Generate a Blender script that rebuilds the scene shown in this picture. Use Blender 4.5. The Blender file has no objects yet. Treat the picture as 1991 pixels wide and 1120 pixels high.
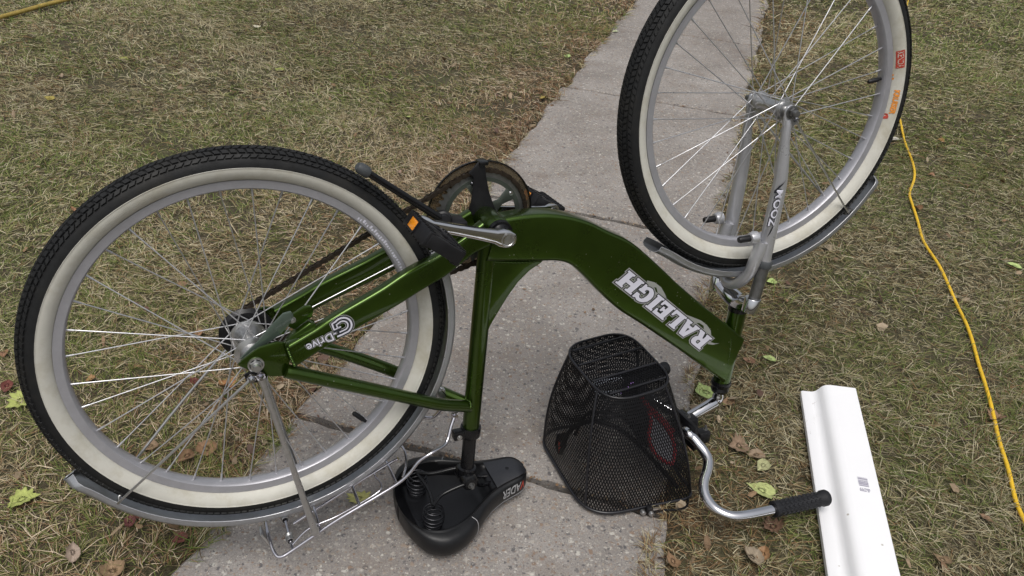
import bpy, bmesh, math, random
import numpy as np
from mathutils import Vector, Matrix

random.seed(7)
RNG = np.random.default_rng(11)
S = bpy.context.scene
COL = S.collection
PI = math.pi

# ------------------------------------------------------------------ camera
CAM_H = 1.30
FPX, PITCH, ROLL = 1594.43, 0.567111, 0.081856       # focal length in pixels of a 1991 px wide picture
IMW, IMH = 1991.0, 1120.0
cp, sp = math.cos(PITCH), math.sin(PITCH)
_r, _u, FW = Vector((1, 0, 0)), Vector((0, sp, cp)), Vector((0, cp, -sp))
CR, CU = math.cos(ROLL) * _r + math.sin(ROLL) * _u, -math.sin(ROLL) * _r + math.cos(ROLL) * _u
CO = Vector((0, 0, CAM_H))
cam = bpy.data.cameras.new('camera')
cam.sensor_width = 36.0
cam.lens = 36.0 * FPX / IMW
cam.clip_start, cam.clip_end = 0.05, 400
camo = bpy.data.objects.new('camera', cam)
COL.objects.link(camo)
M3 = Matrix((CR, CU, -FW)).transposed()
camo.matrix_world = Matrix.Translation(CO) @ M3.to_4x4()
S.camera = camo

# ------------------------------------------------------------------ sky, sun, exposure
SUN_EL, SUN_AZ = math.radians(66), math.radians(178)
w = bpy.data.worlds.new('World')
S.world = w
w.use_nodes = True
nt = w.node_tree
nt.nodes.clear()
sky = nt.nodes.new('ShaderNodeTexSky')
sky.sky_type = 'NISHITA'
sky.sun_disc = False
sky.sun_elevation = SUN_EL
sky.sun_rotation = SUN_AZ
sky.dust_density = 6.0
sky.ozone_density = 1.0
sky.air_density = 1.6
hs = nt.nodes.new('ShaderNodeHueSaturation')
hs.inputs['Saturation'].default_value = 0.30           # an overcast, nearly neutral sky
bg = nt.nodes.new('ShaderNodeBackground')
bg.inputs['Strength'].default_value = 0.098
wo = nt.nodes.new('ShaderNodeOutputWorld')
nt.links.new(sky.outputs[0], hs.inputs['Color'])
nt.links.new(hs.outputs[0], bg.inputs[0])
nt.links.new(bg.outputs[0], wo.inputs[0])
sd = bpy.data.lights.new('sun', 'SUN')
sd.energy = 1.35
sd.angle = math.radians(32)
sd.color = (1.0, 0.97, 0.93)
so = bpy.data.objects.new('sun', sd)
COL.objects.link(so)
sdir = Vector((math.sin(SUN_AZ) * math.cos(SUN_EL), math.cos(SUN_AZ) * math.cos(SUN_EL), math.sin(SUN_EL)))
so.rotation_euler = (-sdir).to_track_quat('-Z', 'Y').to_euler()
so.location = (0, 0, 5)
S.view_settings.view_transform = 'Standard'
S.view_settings.look = 'None'
S.view_settings.gamma = 1
S.view_settings.use_curve_mapping = False
S.view_settings.exposure = 0.22
S.cycles.max_bounces = 8
S.cycles.transparent_max_bounces = 16

# ------------------------------------------------------------------ surveyed places
# The bicycle's middle plane: origin at the rear hub, AU forward, AV up in the plane, AN sideways (towards the path's near side)
AN = Vector((0.42222, -0.89686, 0.13182)).normalized()
AU = AN.cross(Vector((0, 0, 1))) * -1
if AU.x < 0: AU = -AU
AU.normalize()
AV = AU.cross(AN)
if AV.z < 0: AV = -AV
B0 = Vector((-0.417137, 1.060685, CAM_H - 0.833132)) - AN * 0.013
FH = (1.0044, 0.3206)         # front hub in the plane
BB = (0.4265, 0.154)          # bottom bracket

def ray(px, py):
    return CR * ((px - IMW / 2) / FPX) - CU * ((py - IMH / 2) / FPX) + FW
def G(px, py, z=0.0):                      # a surveyed point at height z
    d = ray(px, py)
    return CO + d * ((z - CAM_H) / d.z)
def uv(px, py, w=0.0):                     # a surveyed point of the bicycle at sideways offset w -> (u, v)
    d = ray(px, py)
    C = B0 + AN * w
    X = CO + d * ((C - CO).dot(AN) / d.dot(AN)) - B0
    return (X.dot(AU), X.dot(AV))
def L(u, v, w=0.0):
    return B0 + AU * u + AV * v + AN * w
def B(px, py, w=0.0):
    return L(*uv(px, py, w), w)

# ------------------------------------------------------------------ materials
def new_mat(name):
    m = bpy.data.materials.new(name)
    m.use_nodes = True
    n = m.node_tree
    return m, n, n.nodes['Principled BSDF']
def nd(n, t, **kw):
    x = n.nodes.new(t)
    for k, v in kw.items():
        if hasattr(x, k): setattr(x, k, v)
    return x
def ramp(n, fac, stops, interp='LINEAR'):
    r = n.nodes.new('ShaderNodeValToRGB')
    r.color_ramp.interpolation = interp
    e = r.color_ramp.elements
    while len(e) < len(stops): e.new(0.5)
    for el, (p, c) in zip(e, stops):
        el.position = p
        el.color = (*c, 1) if len(c) == 3 else c
    n.links.new(fac, r.inputs[0])
    return r.outputs[0]
def noise(n, scale, detail=4, rough=0.6, vec=None):
    x = n.nodes.new('ShaderNodeTexNoise')
    x.inputs['Scale'].default_value = scale
    x.inputs['Detail'].default_value = detail
    x.inputs['Roughness'].default_value = rough
    if vec is not None: n.links.new(vec, x.inputs['Vector'])
    return x.outputs[0]
def objco(n):
    return n.nodes.new('ShaderNodeTexCoord').outputs['Object']
def bump(n, b, height, strength, dist):
    x = n.nodes.new('ShaderNodeBump')
    x.inputs['Strength'].default_value = strength
    x.inputs['Distance'].default_value = dist
    n.links.new(height, x.inputs['Height'])
    n.links.new(x.outputs[0], b.inputs['Normal'])
def mixc(n, fac, a, b, mode='MIX'):
    x = n.nodes.new('ShaderNodeMix')
    x.data_type = 'RGBA'
    x.blend_type = mode
    for s, v in ((0, fac), (6, a), (7, b)):
        if isinstance(v, (int, float)): x.inputs[s].default_value = v
        elif isinstance(v, tuple): x.inputs[s].default_value = (*v, 1)
        else: n.links.new(v, x.inputs[s])
    return x.outputs[2]

def simple(name, col, rough=0.5, metal=0.0, coat=0.0, var=0.12, vscale=60, dirt=None, bumpy=0.0, spec=0.5):
    m, n, b = new_mat(name)
    c = objco(n)
    f = noise(n, vscale, 5, 0.65, c)
    lo = tuple(x * (1 - var) for x in col)
    hi = tuple(min(1, x * (1 + var)) for x in col)
    out = ramp(n, f, [(0.3, lo), (0.7, hi)])
    if dirt:
        f2 = noise(n, 14, 6, 0.7, c)
        k = ramp(n, f2, [(0.48, (0, 0, 0)), (0.72, (1, 1, 1))])
        out = mixc(n, k, out, dirt)
    n.links.new(out, b.inputs['Base Color'])
    r = ramp(n, noise(n, vscale * 0.4, 4, 0.6, c), [(0.3, (rough * 0.85,) * 3), (0.7, (min(1, rough * 1.2),) * 3)])
    n.links.new(r, b.inputs['Roughness'])
    b.inputs['Metallic'].default_value = metal
    b.inputs['Coat Weight'].default_value = coat
    b.inputs['Coat Roughness'].default_value = 0.06
    b.inputs['Specular IOR Level'].default_value = spec
    if bumpy: bump(n, b, noise(n, vscale * 4, 3, 0.6, c), bumpy, 0.0005)
    return m

MT = {}
MT['green'] = simple('green_paint', (0.042, 0.082, 0.0070), 0.29, 0.9, 0.5, 0.08, 30)
def speck(m, scale, keep, col):      # chips and dust specks
    n = m.node_tree; b = n.nodes['Principled BSDF']
    src = b.inputs['Base Color'].links[0].from_socket
    v = n.nodes.new('ShaderNodeTexVoronoi'); v.inputs['Scale'].default_value = scale
    n.links.new(objco(n), v.inputs['Vector'])
    sep = n.nodes.new('ShaderNodeSeparateColor'); n.links.new(v.outputs['Color'], sep.inputs[0])
    a = ramp(n, v.outputs['Distance'], [(.10, (1,) * 3), (.16, (0,) * 3)])
    k = ramp(n, sep.outputs[0], [(0, (1,) * 3), (keep, (0,) * 3)], 'CONSTANT')
    n.links.new(mixc(n, mixc(n, 1.0, a, k, 'MULTIPLY'), src, col), b.inputs['Base Color'])
speck(MT['green'], 120, .10, (.30, .32, .24))
MT['rubber'] = simple('tyre_rubber', (0.0095, 0.0100, 0.0108), 0.62, 0, 0, 0.3, 80, dirt=(0.020, 0.019, 0.017), bumpy=0.3, spec=0.3)
MT['white'] = simple('whitewall_rubber', (0.515, 0.505, 0.455), 0.6, 0, 0, 0.06, 30, dirt=(0.40, 0.375, 0.30))
MT['alu'] = simple('brushed_aluminium', (0.38, 0.38, 0.41), 0.40, 0.5, 0, 0.06, 60)
MT['silver'] = simple('silver_paint', (0.46, 0.465, 0.49), 0.30, 0.55, 0.25, 0.06, 40)
MT['spoke'] = simple('spoke_wire', (0.52, 0.52, 0.54), 0.3, 0.75, 0, 0.05, 40)
MT['fender'] = simple('fender_silver', (0.36, 0.37, 0.39), 0.33, 0.7, 0.15, 0.08, 25, dirt=(0.27, 0.27, 0.27))
MT['chrome'] = simple('chrome', (0.62, 0.62, 0.65), 0.06, 1.0, 0, 0.04, 40)
MT['rackwire'] = simple('rack_wire', (0.56, 0.55, 0.60), 0.12, 1.0, 0, 0.1, 60)
MT['tab_skytint'] = simple('green_plate_sky_tint', (0.085, 0.115, 0.095), 0.3, 0.4, 0.3, 0.1, 60)  # green plate, the sky's grey reflection mixed into its base colour
MT['steel'] = simple('zinc_steel', (0.50, 0.50, 0.50), 0.3, 0.95, 0, 0.1, 90)
MT['darksteel'] = simple('dull_steel', (0.20, 0.20, 0.20), 0.42, 0.9, 0, 0.2, 90)
MT['springsteel'] = simple('black_spring_steel', (0.05, 0.05, 0.055), 0.25, 0.9, 0, 0.2, 90)
MT['spider'] = simple('grey_alloy', (0.10, 0.115, 0.10), 0.38, 0.7, 0, 0.15, 60)
MT['chain'] = simple('oily_chain', (0.055, 0.042, 0.032), 0.4, 0.7, 0, 0.35, 150)
MT['black'] = simple('black_plastic', (0.008, 0.008, 0.0095), 0.42, 0, 0, 0.25, 80, bumpy=0.15, spec=0.35)
MT['blackgloss'] = simple('black_enamel', (0.005, 0.005, 0.006), 0.25, 0, 0, 0.2, 60, spec=0.4)
MT['wire'] = simple('black_wire', (0.004, 0.004, 0.005), 0.5, 0, 0, 0.2, 100, spec=0.2)
MT['hoop'] = simple('black_hoop_wire', (0.010, 0.010, 0.013), 0.3, 0, 0, 0.2, 100)
MT['vinyl'] = simple('saddle_vinyl', (0.0055, 0.0058, 0.0070), 0.42, 0, 0, 0.2, 120, bumpy=0.35, spec=0.4)
MT['underside'] = simple('saddle_shell_plastic', (0.004, 0.004, 0.005), 0.32, 0, 0, 0.2, 60, spec=0.4)
MT['nosegrey'] = simple('grey_plastic', (0.016, 0.017, 0.021), 0.45, 0, 0, 0.12, 60)
MT['thread'] = simple('pale_thread', (0.35, 0.35, 0.36), 0.8)
MT['grip'] = simple('grip_rubber', (0.010, 0.0105, 0.013), 0.6, 0, 0, 0.2, 100, spec=0.35)
MT['letter'] = simple('white_vinyl', (0.60, 0.60, 0.68), 0.35, 0, 0.2, 0.03, 30)
MT['lettergrey'] = simple('grey_vinyl', (0.27, 0.28, 0.26), 0.35, 0, 0.2, 0.05, 30)
MT['letterdark'] = simple('dark_vinyl', (0.014, 0.016, 0.022), 0.35, 0, 0.2, 0.05, 30)
MT['red'] = simple('red_print', (0.42, 0.05, 0.03), 0.5, 0, 0, 0.15, 200)
MT['orange'] = simple('orange_print', (0.66, 0.24, 0.03), 0.5, 0, 0, 0.1, 200)
MT['amber'] = simple('amber_reflector', (0.72, 0.25, 0.012), 0.2, 0, 0.5, 0.2, 300)
MT['redcord'] = simple('red_cord', (0.30, 0.018, 0.026), 0.5, 0, 0, 0.2, 200)
MT['purple'] = simple('purple_foil', (0.30, 0.16, 0.45), 0.18, 0.9, 0, 0.4, 120)
MT['pvc'] = simple('white_pvc', (0.80, 0.80, 0.82), 0.35, 0, 0, 0.012, 12)
speck(MT['pvc'], 45, .05, (.45, .42, .38))
MT['ink'] = simple('barcode_ink', (0.16, 0.14, 0.24), 0.6)
MT['cord'] = simple('yellow_cord', (0.70, 0.44, 0.022), 0.5, 0, 0, 0.08, 40)
MT['hose'] = simple('olive_hose', (0.30, 0.22, 0.05), 0.5, 0, 0, 0.15, 30)
MT['sealgrey'] = simple('grey_seal_rubber', (0.05, 0.055, 0.06), 0.5)

def smoke_mat():
    m, n, b = new_mat('smoked_plastic')
    b.inputs['Base Color'].default_value = (0.10, 0.085, 0.06, 1)
    b.inputs['Roughness'].default_value = 0.22
    tr = n.nodes.new('ShaderNodeBsdfTransparent')
    tr.inputs[0].default_value = (0.62, 0.56, 0.46, 1)
    mx = n.nodes.new('ShaderNodeMixShader')
    f = ramp(n, noise(n, 40, 4, 0.6, objco(n)), [(0.3, (0.42,) * 3), (0.8, (0.62,) * 3)])
    n.links.new(f, mx.inputs[0])
    n.links.new(tr.outputs[0], mx.inputs[1])
    n.links.new(b.outputs[0], mx.inputs[2])
    n.links.new(mx.outputs[0], n.nodes['Material Output'].inputs[0])
    return m
MT['smoke'] = smoke_mat()

def attr_mat(name, rough=0.7, var=0.25, vscale=150, trans=0.0):
    m, n, b = new_mat(name)
    a = n.nodes.new('ShaderNodeAttribute')
    a.attribute_name = 'Col'
    f = noise(n, vscale, 3, 0.6, objco(n))
    k = ramp(n, f, [(0.3, (1 - var,) * 3), (0.7, (1.0,) * 3)])
    n.links.new(mixc(n, 1.0, a.outputs[0], k, 'MULTIPLY'), b.inputs['Base Color'])
    b.inputs['Roughness'].default_value = rough
    b.inputs['Specular IOR Level'].default_value = 0.25
    return m
MT['grass'] = attr_mat('grass_blades', 0.65, 0.1, 60)
MT['leaf'] = attr_mat('leaf_tissue', 0.55, 0.3, 120)

def concrete_mat():
    m, n, b = new_mat('exposed_aggregate_concrete')
    c = objco(n)
    # cement paste with broad tone changes
    base = ramp(n, noise(n, 3.0, 6, 0.65, c), [(0.28, (0.178, 0.163, 0.151)), (0.5, (0.250, 0.233, 0.219)), (0.75, (0.325, 0.307, 0.292))])
    mott = ramp(n, noise(n, 1.3, 5, 0.6, c), [(0.3, (0.82, 0.80, 0.79)), (0.7, (1.13, 1.13, 1.13))])
    base = mixc(n, 1.0, base, mott, 'MULTIPLY')
    fine = ramp(n, noise(n, 320, 3, 0.7, c), [(0.3, (0.72,) * 3), (0.7, (1.22,) * 3)])
    col = mixc(n, 1.0, base, fine, 'MULTIPLY')
    # pebbles of two sizes, their borders bent so that no two are alike
    def pebbles(scale, frac, col, seed, lo=0.22, hi=0.34):
        mp = n.nodes.new('ShaderNodeMapping')
        mp.inputs['Location'].default_value = (seed, seed * 2, seed * 3)
        nz = n.nodes.new('ShaderNodeTexNoise')
        nz.inputs['Scale'].default_value = scale * 1.5
        n.links.new(c, nz.inputs['Vector'])
        vm = n.nodes.new('ShaderNodeVectorMath'); vm.operation = 'MULTIPLY_ADD'
        n.links.new(nz.outputs['Color'], vm.inputs[0])
        vm.inputs[1].default_value = (0.9 / scale,) * 3
        n.links.new(c, vm.inputs[2])
        n.links.new(vm.outputs[0], mp.inputs[0])
        v = n.nodes.new('ShaderNodeTexVoronoi')
        v.inputs['Scale'].default_value = scale
        n.links.new(mp.outputs[0], v.inputs['Vector'])
        sep = n.nodes.new('ShaderNodeSeparateColor')
        n.links.new(v.outputs['Color'], sep.inputs[0])
        pc = ramp(n, sep.outputs[1], [(0.0, (0.36, 0.335, 0.30)), (0.2, (0.21, 0.145, 0.105)), (0.34, (0.29, 0.25, 0.21)), (0.48, (0.085, 0.082, 0.088)), (0.62, (0.26, 0.205, 0.16)), (0.76, (0.46, 0.44, 0.40)), (0.9, (0.12, 0.112, 0.112))], 'CONSTANT')
        inside = ramp(n, v.outputs['Distance'], [(lo, (1,) * 3), (hi, (0,) * 3)])
        keep = ramp(n, sep.outputs[0], [(0, (1,) * 3), (frac, (0,) * 3)], 'CONSTANT')
        k = mixc(n, 1.0, inside, keep, 'MULTIPLY')
        k2 = mixc(n, 1.0, k, (0.85,) * 3, 'MULTIPLY')
        return mixc(n, k2, col, pc), k
    col, k1 = pebbles(70, 0.55, col, 0.0, 0.25, 0.42)
    col, k2 = pebbles(130, 0.5, col, 3.1, 0.25, 0.45)
    col, k3 = pebbles(300, 0.4, col, 7.7, 0.25, 0.5)
    # rusty and earthy stains
    st = ramp(n, noise(n, 5.5, 5, 0.7, c), [(0.54, (0, 0, 0)), (0.74, (0.6,) * 3)])
    col = mixc(n, st, col, (0.145, 0.108, 0.085))
    n.links.new(col, b.inputs['Base Color'])
    b.inputs['Roughness'].default_value = 0.88
    b.inputs['Specular IOR Level'].default_value = 0.3
    h1 = mixc(n, 0.5, k1, k2)
    h = mixc(n, 0.4, h1, noise(n, 200, 5, 0.7, c))
    bump(n, b, h, 0.7, 0.0025)
    return m
MT['concrete'] = concrete_mat()

def soil_mat():
    m, n, b = new_mat('thatchy_soil')
    c = objco(n)
    a = ramp(n, noise(n, 90, 6, 0.75, c), [(0.3, (0.022, 0.018, 0.010)), (0.5, (0.058, 0.045, 0.025)), (0.7, (0.12, 0.095, 0.055))])
    g = ramp(n, noise(n, 4, 5, 0.6, c), [(0.4, (0.0,) * 3), (0.65, (0.6,) * 3)])
    col = mixc(n, g, a, (0.06, 0.066, 0.022))
    n.links.new(col, b.inputs['Base Color'])
    b.inputs['Roughness'].default_value = 0.95
    bump(n, b, noise(n, 160, 5, 0.7, c), 0.8, 0.01)
    return m
MT['soil'] = soil_mat()

# ------------------------------------------------------------------ mesh helpers
def V(p): return Vector(p)
class MB:
    def __init__(s):
        s.v, s.f, s.c = [], [], []
    def add(s, vs, fs):
        o = len(s.v)
        s.v += [Vector(x) for x in vs]
        s.f += [[i + o for i in f] for f in fs]
        return s
    def tube(s, path, r, seg=10, cap=True, flat=None):
        path = [Vector(p) for p in path]
        k = len(path)
        rs = r if isinstance(r, (list, tuple)) else [r] * k
        t0 = (path[1] - path[0]).normalized()
        ref = Vector((0, 0, 1)) if abs(t0.z) < 0.9 else Vector((1, 0, 0))
        if flat is not None: ref = Vector(flat[0])
        nrm = (ref - t0 * ref.dot(t0)).normalized()
        vs, fs = [], []
        for i, p in enumerate(path):
            if i == 0: t = path[1] - path[0]
            elif i == k - 1: t = path[-1] - path[-2]
            else: t = (path[i + 1] - path[i]).normalized() + (path[i] - path[i - 1]).normalized()
            t = t.normalized() if t.length > 1e-9 else t0
            nrm = (nrm - t * nrm.dot(t)).normalized()
            bi = t.cross(nrm)
            ra = rs[i]
            rb = ra * (flat[1] if flat is not None else 1)
            for j in range(seg):
                a = 2 * PI * j / seg
                vs.append(p + nrm * (math.cos(a) * ra) + bi * (math.sin(a) * rb))
        for i in range(k - 1):
            for j in range(seg):
                a, b_ = i * seg + j, i * seg + (j + 1) % seg
                fs.append([a, b_, b_ + seg, a + seg])
        if cap:
            fs.append(list(range(seg))[::-1])
            fs.append([(k - 1) * seg + j for j in range(seg)])
        return s.add(vs, fs)
    def lathe(s, C, axis, prof, seg=32, closed=False, a0=0, a1=2 * PI, ref=None):
        C, axis = Vector(C), Vector(axis).normalized()
        x = Vector(ref) if ref is not None else (Vector((0, 0, 1)) if abs(axis.z) < 0.9 else Vector((1, 0, 0)))
        x = (x - axis * x.dot(axis)).normalized()
        y = axis.cross(x)
        full = abs(a1 - a0 - 2 * PI) < 1e-6
        na = seg if full else seg + 1
        k = len(prof)
        vs, fs = [], []
        for i in range(na):
            a = a0 + (a1 - a0) * i / seg
            d = x * math.cos(a) + y * math.sin(a)
            for (r, h) in prof: vs.append(C + d * r + axis * h)
        for i in range(seg):
            i2 = (i + 1) % na
            for j in range(k if closed else k - 1):
                j2 = (j + 1) % k
                fs.append([i * k + j, i2 * k + j, i2 * k + j2, i * k + j2])
        return s.add(vs, fs)
    def box(s, C, ax, hs):
        C = Vector(C)
        vs = []
        for i in (-1, 1):
            for j in (-1, 1):
                for k in (-1, 1):
                    vs.append(C + Vector(ax[0]) * hs[0] * i + Vector(ax[1]) * hs[1] * j + Vector(ax[2]) * hs[2] * k)
        return s.add(vs, [[0, 1, 3, 2], [4, 6, 7, 5], [0, 4, 5, 1], [2, 3, 7, 6], [0, 2, 6, 4], [1, 5, 7, 3]])
    def prism(s, poly, w0, w1, fn=None):          # poly in (u, v), extruded along w
        fn = fn or L
        k = len(poly)
        vs = [fn(p[0], p[1], w0) for p in poly] + [fn(p[0], p[1], w1) for p in poly]
        fs = [list(range(k))[::-1], list(range(k, 2 * k))]
        fs += [[i, (i + 1) % k, (i + 1) % k + k, i + k] for i in range(k)]
        return s.add(vs, fs)
    def beam(s, up, lo, wc, hw, rc=0.008, nc=4, mirror=1):     # hollow-form tube given by its upper and lower edge in (u, v)
        k = len(up)
        vs, fs = [], []
        ring = None
        for i in range(k):
            U, D = Vector(up[i]), Vector(lo[i])
            d = (U - D)
            hh = d.length / 2
            d.normalize()
            mid = (U + D) / 2
            W_, H_ = hw[i] if isinstance(hw, (list, tuple)) else hw, hh
            cw = wc[i] if isinstance(wc, (list, tuple)) else wc
            r = min(rc, W_ * 0.98, H_ * 0.98)
            pts = []
            for (sx, sy, a0) in ((1, 1, 0), (-1, 1, PI / 2), (-1, -1, PI), (1, -1, 1.5 * PI)):
                for q in range(nc + 1):
                    a = a0 + PI / 2 * q / nc
                    pts.append((sx * (W_ - r) + r * math.cos(a), sy * (H_ - r) + r * math.sin(a)))
            for (x, y) in pts:
                P = mid + d * y
                vs.append(L(P.x, P.y, mirror * (cw + x)))
            ring = len(pts)
        for i in range(k - 1):
            for j in range(ring):
                a, b_ = i * ring + j, i * ring + (j + 1) % ring
                fs.append([a, b_, b_ + ring, a + ring])
        fs.append(list(range(ring))[::-1])
        fs.append([(k - 1) * ring + j for j in range(ring)])
        return s.add(vs, fs)
    def obj(s, name, mat, parent=None, smooth=35, bevel=0.0, bseg=2, kind=None, solid=0.0):
        me = bpy.data.meshes.new(name)
        vs = np.array([tuple(v) for v in s.v])
        ctr = (vs.min(0) + vs.max(0)) / 2
        ctr = Vector(ctr)
        me.from_pydata([tuple(v - ctr) for v in s.v], [], s.f)
        bm = bmesh.new()
        bm.from_mesh(me)
        bmesh.ops.recalc_face_normals(bm, faces=bm.faces)
        if bevel:
            ed = [e for e in bm.edges if len(e.link_faces) == 2 and e.calc_face_angle(0) > 0.6]
            bmesh.ops.bevel(bm, geom=ed, offset=bevel, segments=bseg, profile=0.5, affect='EDGES', clamp_overlap=True)
        if solid:
            bmesh.ops.solidify(bm, geom=bm.faces[:], thickness=solid)
        bm.to_mesh(me)
        bm.free()
        me.materials.append(MT[mat] if isinstance(mat, str) else mat)
        finish(me, smooth)
        o = bpy.data.objects.new(name, me)
        place(o, ctr, parent)
        if kind: o['kind'] = kind
        return o
def finish(me, smooth):
    if smooth:
        me.polygons.foreach_set('use_smooth', [True] * len(me.polygons))
        me.set_sharp_from_angle(angle=math.radians(smooth))
WLOC = {}
def place(o, ctr, parent):
    COL.objects.link(o)
    WLOC[o.name] = Vector(ctr)
    if parent is not None:
        o.parent = parent
        o.location = Vector(ctr) - WLOC[parent.name]
    else:
        o.location = ctr
    return o
def empty(name, loc, parent=None):
    o = bpy.data.objects.new(name, None)
    o.empty_display_size = 0.05
    return place(o, Vector(loc), parent)
def tag(o, label, cat, group=None):
    o['label'] = label
    o['category'] = cat
    if group: o['group'] = group
    return o
def spline(pts, n=8):
    P = [Vector(p) for p in pts]
    P = [P[0] * 2 - P[1]] + P + [P[-1] * 2 - P[-2]]
    out = []
    for i in range(1, len(P) - 2):
        for k in range(n):
            t = k / n
            a, b_, c, d = P[i - 1], P[i], P[i + 1], P[i + 2]
            out.append(0.5 * ((2 * b_) + (c - a) * t + (2 * a - 5 * b_ + 4 * c - d) * t * t + (3 * b_ - a - 3 * c + d) * t ** 3))
    out.append(P[-2])
    return out
def resample2(pts, n=6):
    return [tuple(q)[:2] for q in spline([(p[0], p[1], 0) for p in pts], n)]
def interp(vals, n=6):
    out = []
    for i in range(len(vals) - 1):
        for k in range(n): out.append(vals[i] + (vals[i + 1] - vals[i]) * k / n)
    out.append(vals[-1])
    return out
def mesh_from(me_v, me_f, name, mat, parent, smooth=0, kind=None):
    b = MB(); b.add(me_v, me_f)
    return b.obj(name, mat, parent, smooth, kind=kind)

# flat shapes from outlines (letters and prints)
def fill_shape(splines, offset=0.0):
    cu = bpy.data.curves.new('outline', 'CURVE')
    cu.dimensions = '2D'
    cu.fill_mode = 'BOTH'
    for sp_ in splines:
        q = cu.splines.new('POLY')
        q.points.add(len(sp_) - 1)
        for p, (x, y) in zip(q.points, sp_): p.co = (x, y, 0, 1)
        q.use_cyclic_u = True
    cu.offset = offset
    o = bpy.data.objects.new('outline', cu)
    COL.objects.link(o)
    dg = bpy.context.evaluated_depsgraph_get()
    me = bpy.data.meshes.new_from_object(o.evaluated_get(dg))
    vs = [tuple(v.co) for v in me.vertices]
    fs = [list(p.vertices) for p in me.polygons]
    bpy.data.objects.remove(o)
    bpy.data.curves.remove(cu)
    bpy.data.meshes.remove(me)
    return vs, fs
def text_shape(txt, offset=0.0, shear=0.0, spacing=1.0):
    cu = bpy.data.curves.new('writing', 'FONT')
    cu.body = txt
    cu.size = 1.0
    cu.offset = offset
    cu.shear = shear
    cu.space_character = spacing
    cu.resolution_u = 3
    o = bpy.data.objects.new('writing', cu)
    COL.objects.link(o)
    dg = bpy.context.evaluated_depsgraph_get()
    me = bpy.data.meshes.new_from_object(o.evaluated_get(dg))
    vs = np.array([tuple(v.co) for v in me.vertices])
    fs = [list(p.vertices) for p in me.polygons]
    bpy.data.objects.remove(o)
    bpy.data.curves.remove(cu)
    bpy.data.meshes.remove(me)
    return vs, fs
def lay(shape, fn):
    vs, fs = shape
    return [fn(v[0], v[1]) for v in vs], fs

# ================================================================== THE SETTING
TH = 1.314197
E_ = Vector((math.cos(TH), math.sin(TH), 0))      # along the path
Q_ = Vector((math.sin(TH), -math.cos(TH), 0))     # across it
PL_, PR_ = -0.821, 0.0427
JO = [-1.28, -0.012, 1.260, 2.532, 3.817, 5.09, 6.36, 7.63, 8.90, 10.17]
def hnoise(x, y, s, seed=0):
    return (np.sin(x * s * 1.3 + seed) * np.cos(y * s * 1.1 + seed * 2.1) + np.sin((x + y) * s * 0.7 + seed * 0.7) * 0.6 + np.sin((x * 0.6 - y) * s * 2.3 + seed * 1.9) * 0.4) / 2.0
def edge_wobble(t, seed):
    return 0.010 * np.sin(t * 7.1 + seed) + 0.006 * np.sin(t * 19.0 + seed * 2) + 0.003 * np.sin(t * 53 + seed * 3)
def ground_z(x, y):
    q = x * Q_.x + y * Q_.y
    z = 0.010 * hnoise(x, y, 3.0, 1.0) + 0.006 * hnoise(x, y, 9.0, 4.0) - 0.008
    inside = np.clip((np.minimum(q - PL_, PR_ - q) + 0.02) / 0.05, 0, 1)
    return z * (1 - inside) - 0.055 * inside

def build_ground():
    xs = np.concatenate([[-60, -25, -12, -7], np.arange(-5, 6.01, 0.04), [8, 13, 26, 60]])
    ys = np.concatenate([[-20, -6, -2], np.arange(-0.5, 8.01, 0.04), [10, 14, 25, 60, 120]])
    X, Y = np.meshgrid(xs, ys)
    Z = ground_z(X, Y)
    nx, ny = len(xs), len(ys)
    vs = np.stack([X, Y, Z], -1).reshape(-1, 3)
    i = np.arange(nx * ny).reshape(ny, nx)
    fs = np.stack([i[:-1, :-1], i[:-1, 1:], i[1:, 1:], i[1:, :-1]], -1).reshape(-1, 4)
    me = bpy.data.meshes.new('ground')
    me.from_pydata(vs.tolist(), [], fs.tolist())
    me.materials.append(MT['soil'])
    finish(me, 60)
    o = bpy.data.objects.new('ground', me)
    COL.objects.link(o)
    o['kind'] = 'structure'
build_ground()

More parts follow.
